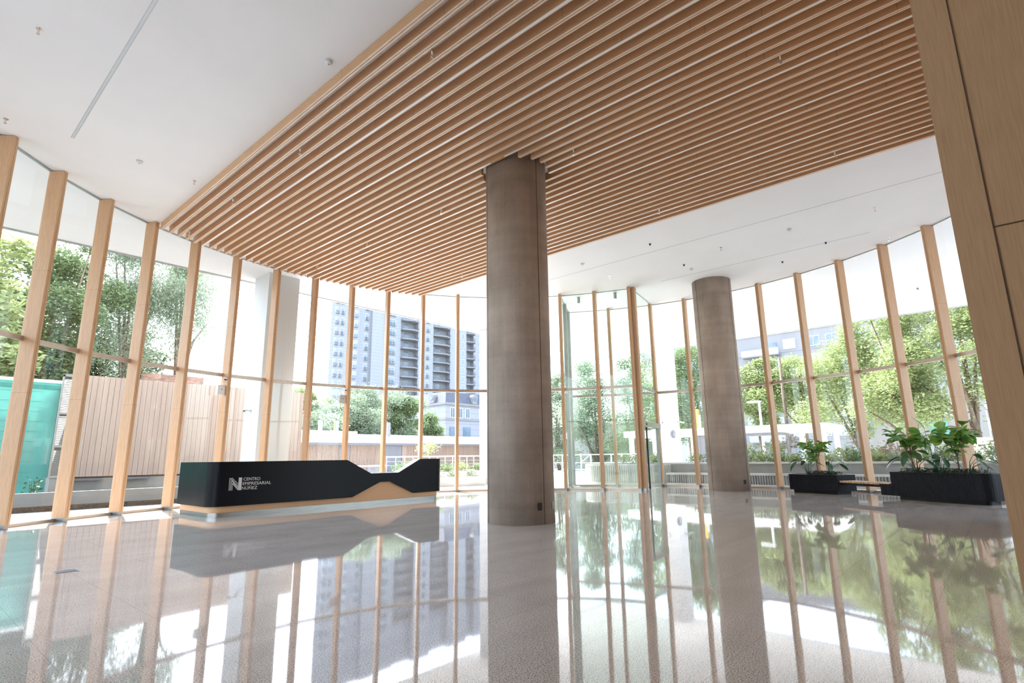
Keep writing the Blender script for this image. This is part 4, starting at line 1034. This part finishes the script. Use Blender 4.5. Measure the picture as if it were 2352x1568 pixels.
# ------------------------------------------------------------------ outdoors, right: fluted beds, pergola, apartments, trees, street
def fluted(mb, path, z0, z1): ribbed(mb, path, z0, z1, 0.085, 0.04)
fb = thing('fluted_bed', 'long grey concrete planting bed with a fluted base and a ledge, right of the entrance', 'planting bed', (0, 0, 0))
b = MB(); fluted(b, [(20.6, 9.85), (20.28, 9.85), (20.28, -4), (20.6, -4)], 0.05, 0.355); b.build('fluted_base', M['conc'], fb)
MB().box(20.22, 20.95, -4, 9.9, 0.355, 0.42).build('ledge', M['conclight'], fb)
MB().box(20.75, 20.95, -4, 9.9, 0.42, 0.74).build('back_wall', M['conc'], fb)
MB().box(20.68, 21.05, -4, 9.9, 0.74, 0.80).build('coping', M['conclight'], fb)
MB().box(20.2, 20.9, -4, 9.9, -0.02, 0.05).build('footing', M['conclight'], fb)
MB().box(20.95, 26.4, -4, 9.85, -0.02, 0.72).build('soil', M['soil'], fb)
fc = thing('fluted_bed', 'curved pale fluted planting bed behind the glass vestibule', 'planting bed', (0, 0, 0))
cv = [(20.55, 9.95), (20.2, 10.4), (20.0, 11.2), (19.7, 12.3), (19.68, 12.9), (19.95, 13.4), (20.6, 13.8), (22.5, 14.4), (23, 9.95)]
b = MB(); fluted(b, cv, 0.06, 0.70); b.build('fluted_wall', M['conclight'], fc)
MB().prism(inset(cv, -0.03), -0.02, 0.06).build('footing', M['conclight'], fc)
MB().prism(inset(cv, -0.02), 0.70, 0.76).build('coping', M['conclight'], fc); MB().prism(inset(cv, 0.15), 0.74, 0.765).build('soil', M['soil'], fc)
rng = random.Random(5)
for k in range(16):
    y = 9.4-k*0.62; m = [M['leaf_b'], M['leaf_a'], M['leaf_b'], M['leaf_c']][k % 4]
    shrub('low green shrub in the fluted bed, %s right of the sign column' % ORD[k], 21.7+rng.uniform(-.2, .5), y, 0.72, 0.36, rng.uniform(0.34, 0.55), m, 380, 0.10, 120+k, 'shrubs in the fluted bed')
for k in range(9):
    y = 9.2-k*1.15
    shrub('tall loose shrub in the fluted bed, %s right of the sign column' % ORD[k], 24.0+rng.uniform(-.3, .8), y, 0.72, 0.55, rng.uniform(0.55, 0.95), M['leaf_b'] if k % 3 else M['leaf_a'], 420, 0.13, 140+k, 'tall shrubs in the fluted bed')
shrub('dry pinkish shrub in the fluted bed, above the bench', 23.4, 2.9, 0.72, 0.6, 0.75, M['leaf_pink'], 600, 0.10, 160, None)
for k, (x, y) in enumerate([(20.8, 10.6), (20.6, 11.5), (21.5, 11.0), (21.4, 12.4)]):
    shrub('yellow-green plant in the curved fluted bed, %s from its right end' % ORD[k], x, y, 0.765, 0.3, 0.4, M['leaf_b'], 260, 0.09, 165+k, 'plants in the curved fluted bed')
for k, (y, h) in enumerate([(7.4, 1.15), (5.05, 1.1)]):
    t = thing('staked_sapling', 'thin reddish sapling tied to pale stakes, %s right of the far round column' % ORD[k], 'sapling', (23.2, y-1.2, 0.72), group='staked saplings')
    for s in (-.12, .12): MB().box(s-.03, s+.03, -.03, .03, -.05, h).build('stake', M['conclight'], t)
    leaf_cloud('foliage', [(0.15, 0, h*0.7, .28, .28, .35)], 160, 0.10, M['leaf_pink'], t, 170+k)
pg = thing('pergola', 'bright white flat-roofed pergola outside, behind the far round column', 'pergola', (0, 0, 0))
MB().box(30, 33.5, 6.25, 17.3, 2.16, 2.52).build('roof', M['white'], pg)
for (x, y) in [(30.2, 16.9), (30.2, 13.0), (30.2, 7.4), (30.2, 6.45), (33.2, 16.9), (33.2, 6.5)]: MB().box(x-.11, x+.11, y-.11, y+.11, -0.02, 2.16).build('leg', M['white'], pg)
MB().box(30.4, 31.6, 8.5, 10.2, 2.02, 2.15).build('ceiling_unit', M['grey'], pg)
t = thing('grey_kiosk', 'plain dark grey kiosk panel under the white pergola', 'kiosk', (31.5, 12.95, 0))
MB().box(-.3, .6, -.55, .55, -0.02, 2.10).build('body', M['grey'], t); MB().box(-.34, .64, -.59, .59, 2.10, 2.15).build('cap', M['rail'], t)
t = thing('yellow_pole', 'short yellow post beyond the pergola, left of the far round column', 'post', (34.6, 14.6, 0))
MB().box(-.12, .12, -.18, .18, 0, 3.95).build('shaft', M['yellow'], t); MB().box(-.13, .13, -.25, -.19, 0, 3.6).build('backing', M['conclight'], t)
wr_ = thing('white_railing', 'white railing with a slanted brace, behind the glass vestibule', 'railing', (0, 0, 0))
b = MB(); b.box(32.97, 33.03, 17.5, 27, 1.16, 1.22); b.box(32.98, 33.02, 17.5, 27, 0.62, 0.66); b.build('rails', M['plastic'], wr_)
for k in range(12): MB().box(32.97, 33.03, 17.6+k*0.82, 17.66+k*.82, -0.02, 1.16).build('baluster', M['plastic'], wr_)
MB().tube([(33, 22.6, 0.64), (33, 21.8, 1.16)], 0.025, 6).build('brace', M['plastic'], wr_)
gw = thing('boarded_fence', 'grey weathered board fence over a white base wall, behind the vestibule', 'fence', (42, 0, 0))
b = MB()
for k in range(60): b.box(-.03, 0.0, 22.4+k*.25, 22.4+k*.25+.235, 2.2, 3.8)
b.build('boards', M['grey'] if False else pmat('weathered_boards', (0.30, 0.30, 0.28), 0.9, var=0.2, scale=(3, 6, .4)), gw)
MB().box(0.0, 0.3, 20, 38, -0.4, 2.2).build('base_wall', M['render2'], gw)
ap = thing('apartment_block', 'long white apartment block with pale blue blinds, behind the right-hand trees', 'building', (100, 0, 0))
MB().box(0, 14, -30, 34.5, -0.4, 22.2).build('wall', M['render2'], ap)
b = MB(); b.box(-.1, 14, -30, 34.5, 21.3, 21.5)
for k in range(7): b.box(-.06, 0.05, -30, 34.5, 18.1-2.95*k-.1, 18.1-2.95*k)
b.build('string_course', M['render'], ap)
MB().box(0.5, 16, 34.5, 47, -0.4, 24).build('glazed_wing', M['curtain'], ap)
for k in range(6):
    z = 18.55-2.95*k
    for y in (24.8, 21.1, 18.3, 14.5, 11.5, 7.5, 3.5, 0.0, -4, -8):
        win_set(ap, -0.02, y, z, 1.75, 1.5, (k*7+int(y*3)) % 3 == 0, False, face='x')
    fb_ = MB(); fb_.box(-1.3, 0, 26.3, 32.5, z-1.0, z-.8); bal = fb_.build('balcony', M['render2'], ap)
    g_ = MB(); g_.box(-1.32, -1.28, 26.3, 32.5, z-.8, z+.25); g_.build('glass_railing', M['curtain'], bal)
    MB().box(-.06, -.01, 26.8, 28.8, z-.8, z+1.3).build('balcony_door', M['winglass'], ap)
hs_ = thing('white_house', 'white low house with a balcony, behind the taller planter', 'building', (44, 0, 0))
MB().box(0, 8, 0.5, 6.5, -0.4, 5.0).build('wall', M['render2'], hs_); MB().box(-1.0, 0, 1.6, 4.4, 3.2, 4.0).build('balcony', M['plastic'], hs_); MB().box(-.04, 0.0, 2.4, 3.3, 2.0, 2.95).build('teal_shutter', M['teal_solid'], hs_)
pk = thing('pink_building', 'narrow pink building between the right-hand trees', 'building', (60, 0, 0))
MB().box(0, 8, 4.4, 8.4, -0.4, 9.5).build('wall', M['pink'], pk); win_set(pk, -.02, 6.0, 5.5, 1.0, 1.5, True, False, face='x'); win_set(pk, -.02, 6.0, 2.6, 1.0, 1.5, True, False, face='x')
vn = thing('white_van', 'white van parked outside, between the taller planter and the oak wall', 'van', (30, 0, 0))
MB().box(0, 4.8, -1.3, 1.15, 0.35, 1.62).build('body', M['plastic'], vn, bevel=0.05); b = MB(); b.box(-.004, 0.0, 0.40, 0.412, 0.5, 1.55); b.box(-.004, 0, 0.41, 1.14, 1.12, 1.14); b.build('panel_gap', M['rail'], vn)
for x in (0.9, 3.9): MB().lathe([(0.32, 0), (0.32, 0.2)], c=(x, -1.28, 0.30), axis=(0, 1, 0), k=18).build('wheel', M['dark'], vn)
lp = thing('street_lamp', 'white street lamp post right of the far round column', 'lamp post', (36.3, 11.15, 0))
MB().lathe([(0.10, -.02), (0.07, 4.3)], k=12).build('pole', M['plastic'], lp, smooth=True); MB().box(-.15, .15, -.1, .7, 4.25, 4.36).build('lamp_head', M['plastic'], lp)
dp = thing('dark_pole', 'dark utility pole right of the far round column', 'pole', (37.5, 10.0, -0.4))
MB().lathe([(0.11, 0), (0.09, 7.5)], k=10).build('shaft', M['bark'], dp, smooth=True)
bp_ = thing('low_wall', 'pale low wall with a green edge at the right, before the parked van', 'wall', (0, 0, 0), kind='thing')
MB().box(20.3, 20.6, -4.2, -4.0, 0, .3).build('wall', M['conclight'], bp_)
rights = [('dense green tree left of the vestibule', 37.4, 27.8, 0.4, 8.2, 2.4, 'leaf_c', 0), ('large green tree seen through the vestibule, left part', 38.2, 24.6, 0.5, 9.3, 2.9, 'leaf_c', 0), ('green tree with a leaning trunk through the vestibule, right part', 40.4, 21.8, 1.6, 9.3, 2.9, 'leaf_a', .6),
          ('green tree between the white sign column and the far round column', 37.2, 16.2, 2.2, 9.4, 2.6, 'leaf_a', 0), ('tree just right of the far round column', 38.8, 12.0, 2.6, 7.4, 1.9, 'leaf_b', 0), ('yellow-green spreading tree over the pergola end', 41.0, 9.8, 3.0, 7.2, 2.6, 'leaf_b', 0),
          ('big yellow-green tree behind the bench', 37.8, 6.2, 1.2, 9.0, 3.0, 'leaf_b', .3), ('bright green tree behind the taller planter', 36.2, 3.3, 1.6, 9.9, 2.6, 'leaf_b', -.3), ('bright green tree with a forked trunk beside the oak wall', 34.6, 0.8, 2.6, 9.6, 2.4, 'leaf_b', 0), ('tree hidden past the edge of the oak wall', 34.2, -3.6, 3.0, 9.2, 2.4, 'leaf_a', 0)]
for k, (l, x, y, a_, c_2, r, m, ln) in enumerate(rights): tree(l, x, y, a_, c_2, r, M[m], 26000, 0.16, 200+k, 'street trees on the right', lean=ln, trunk=0.2)
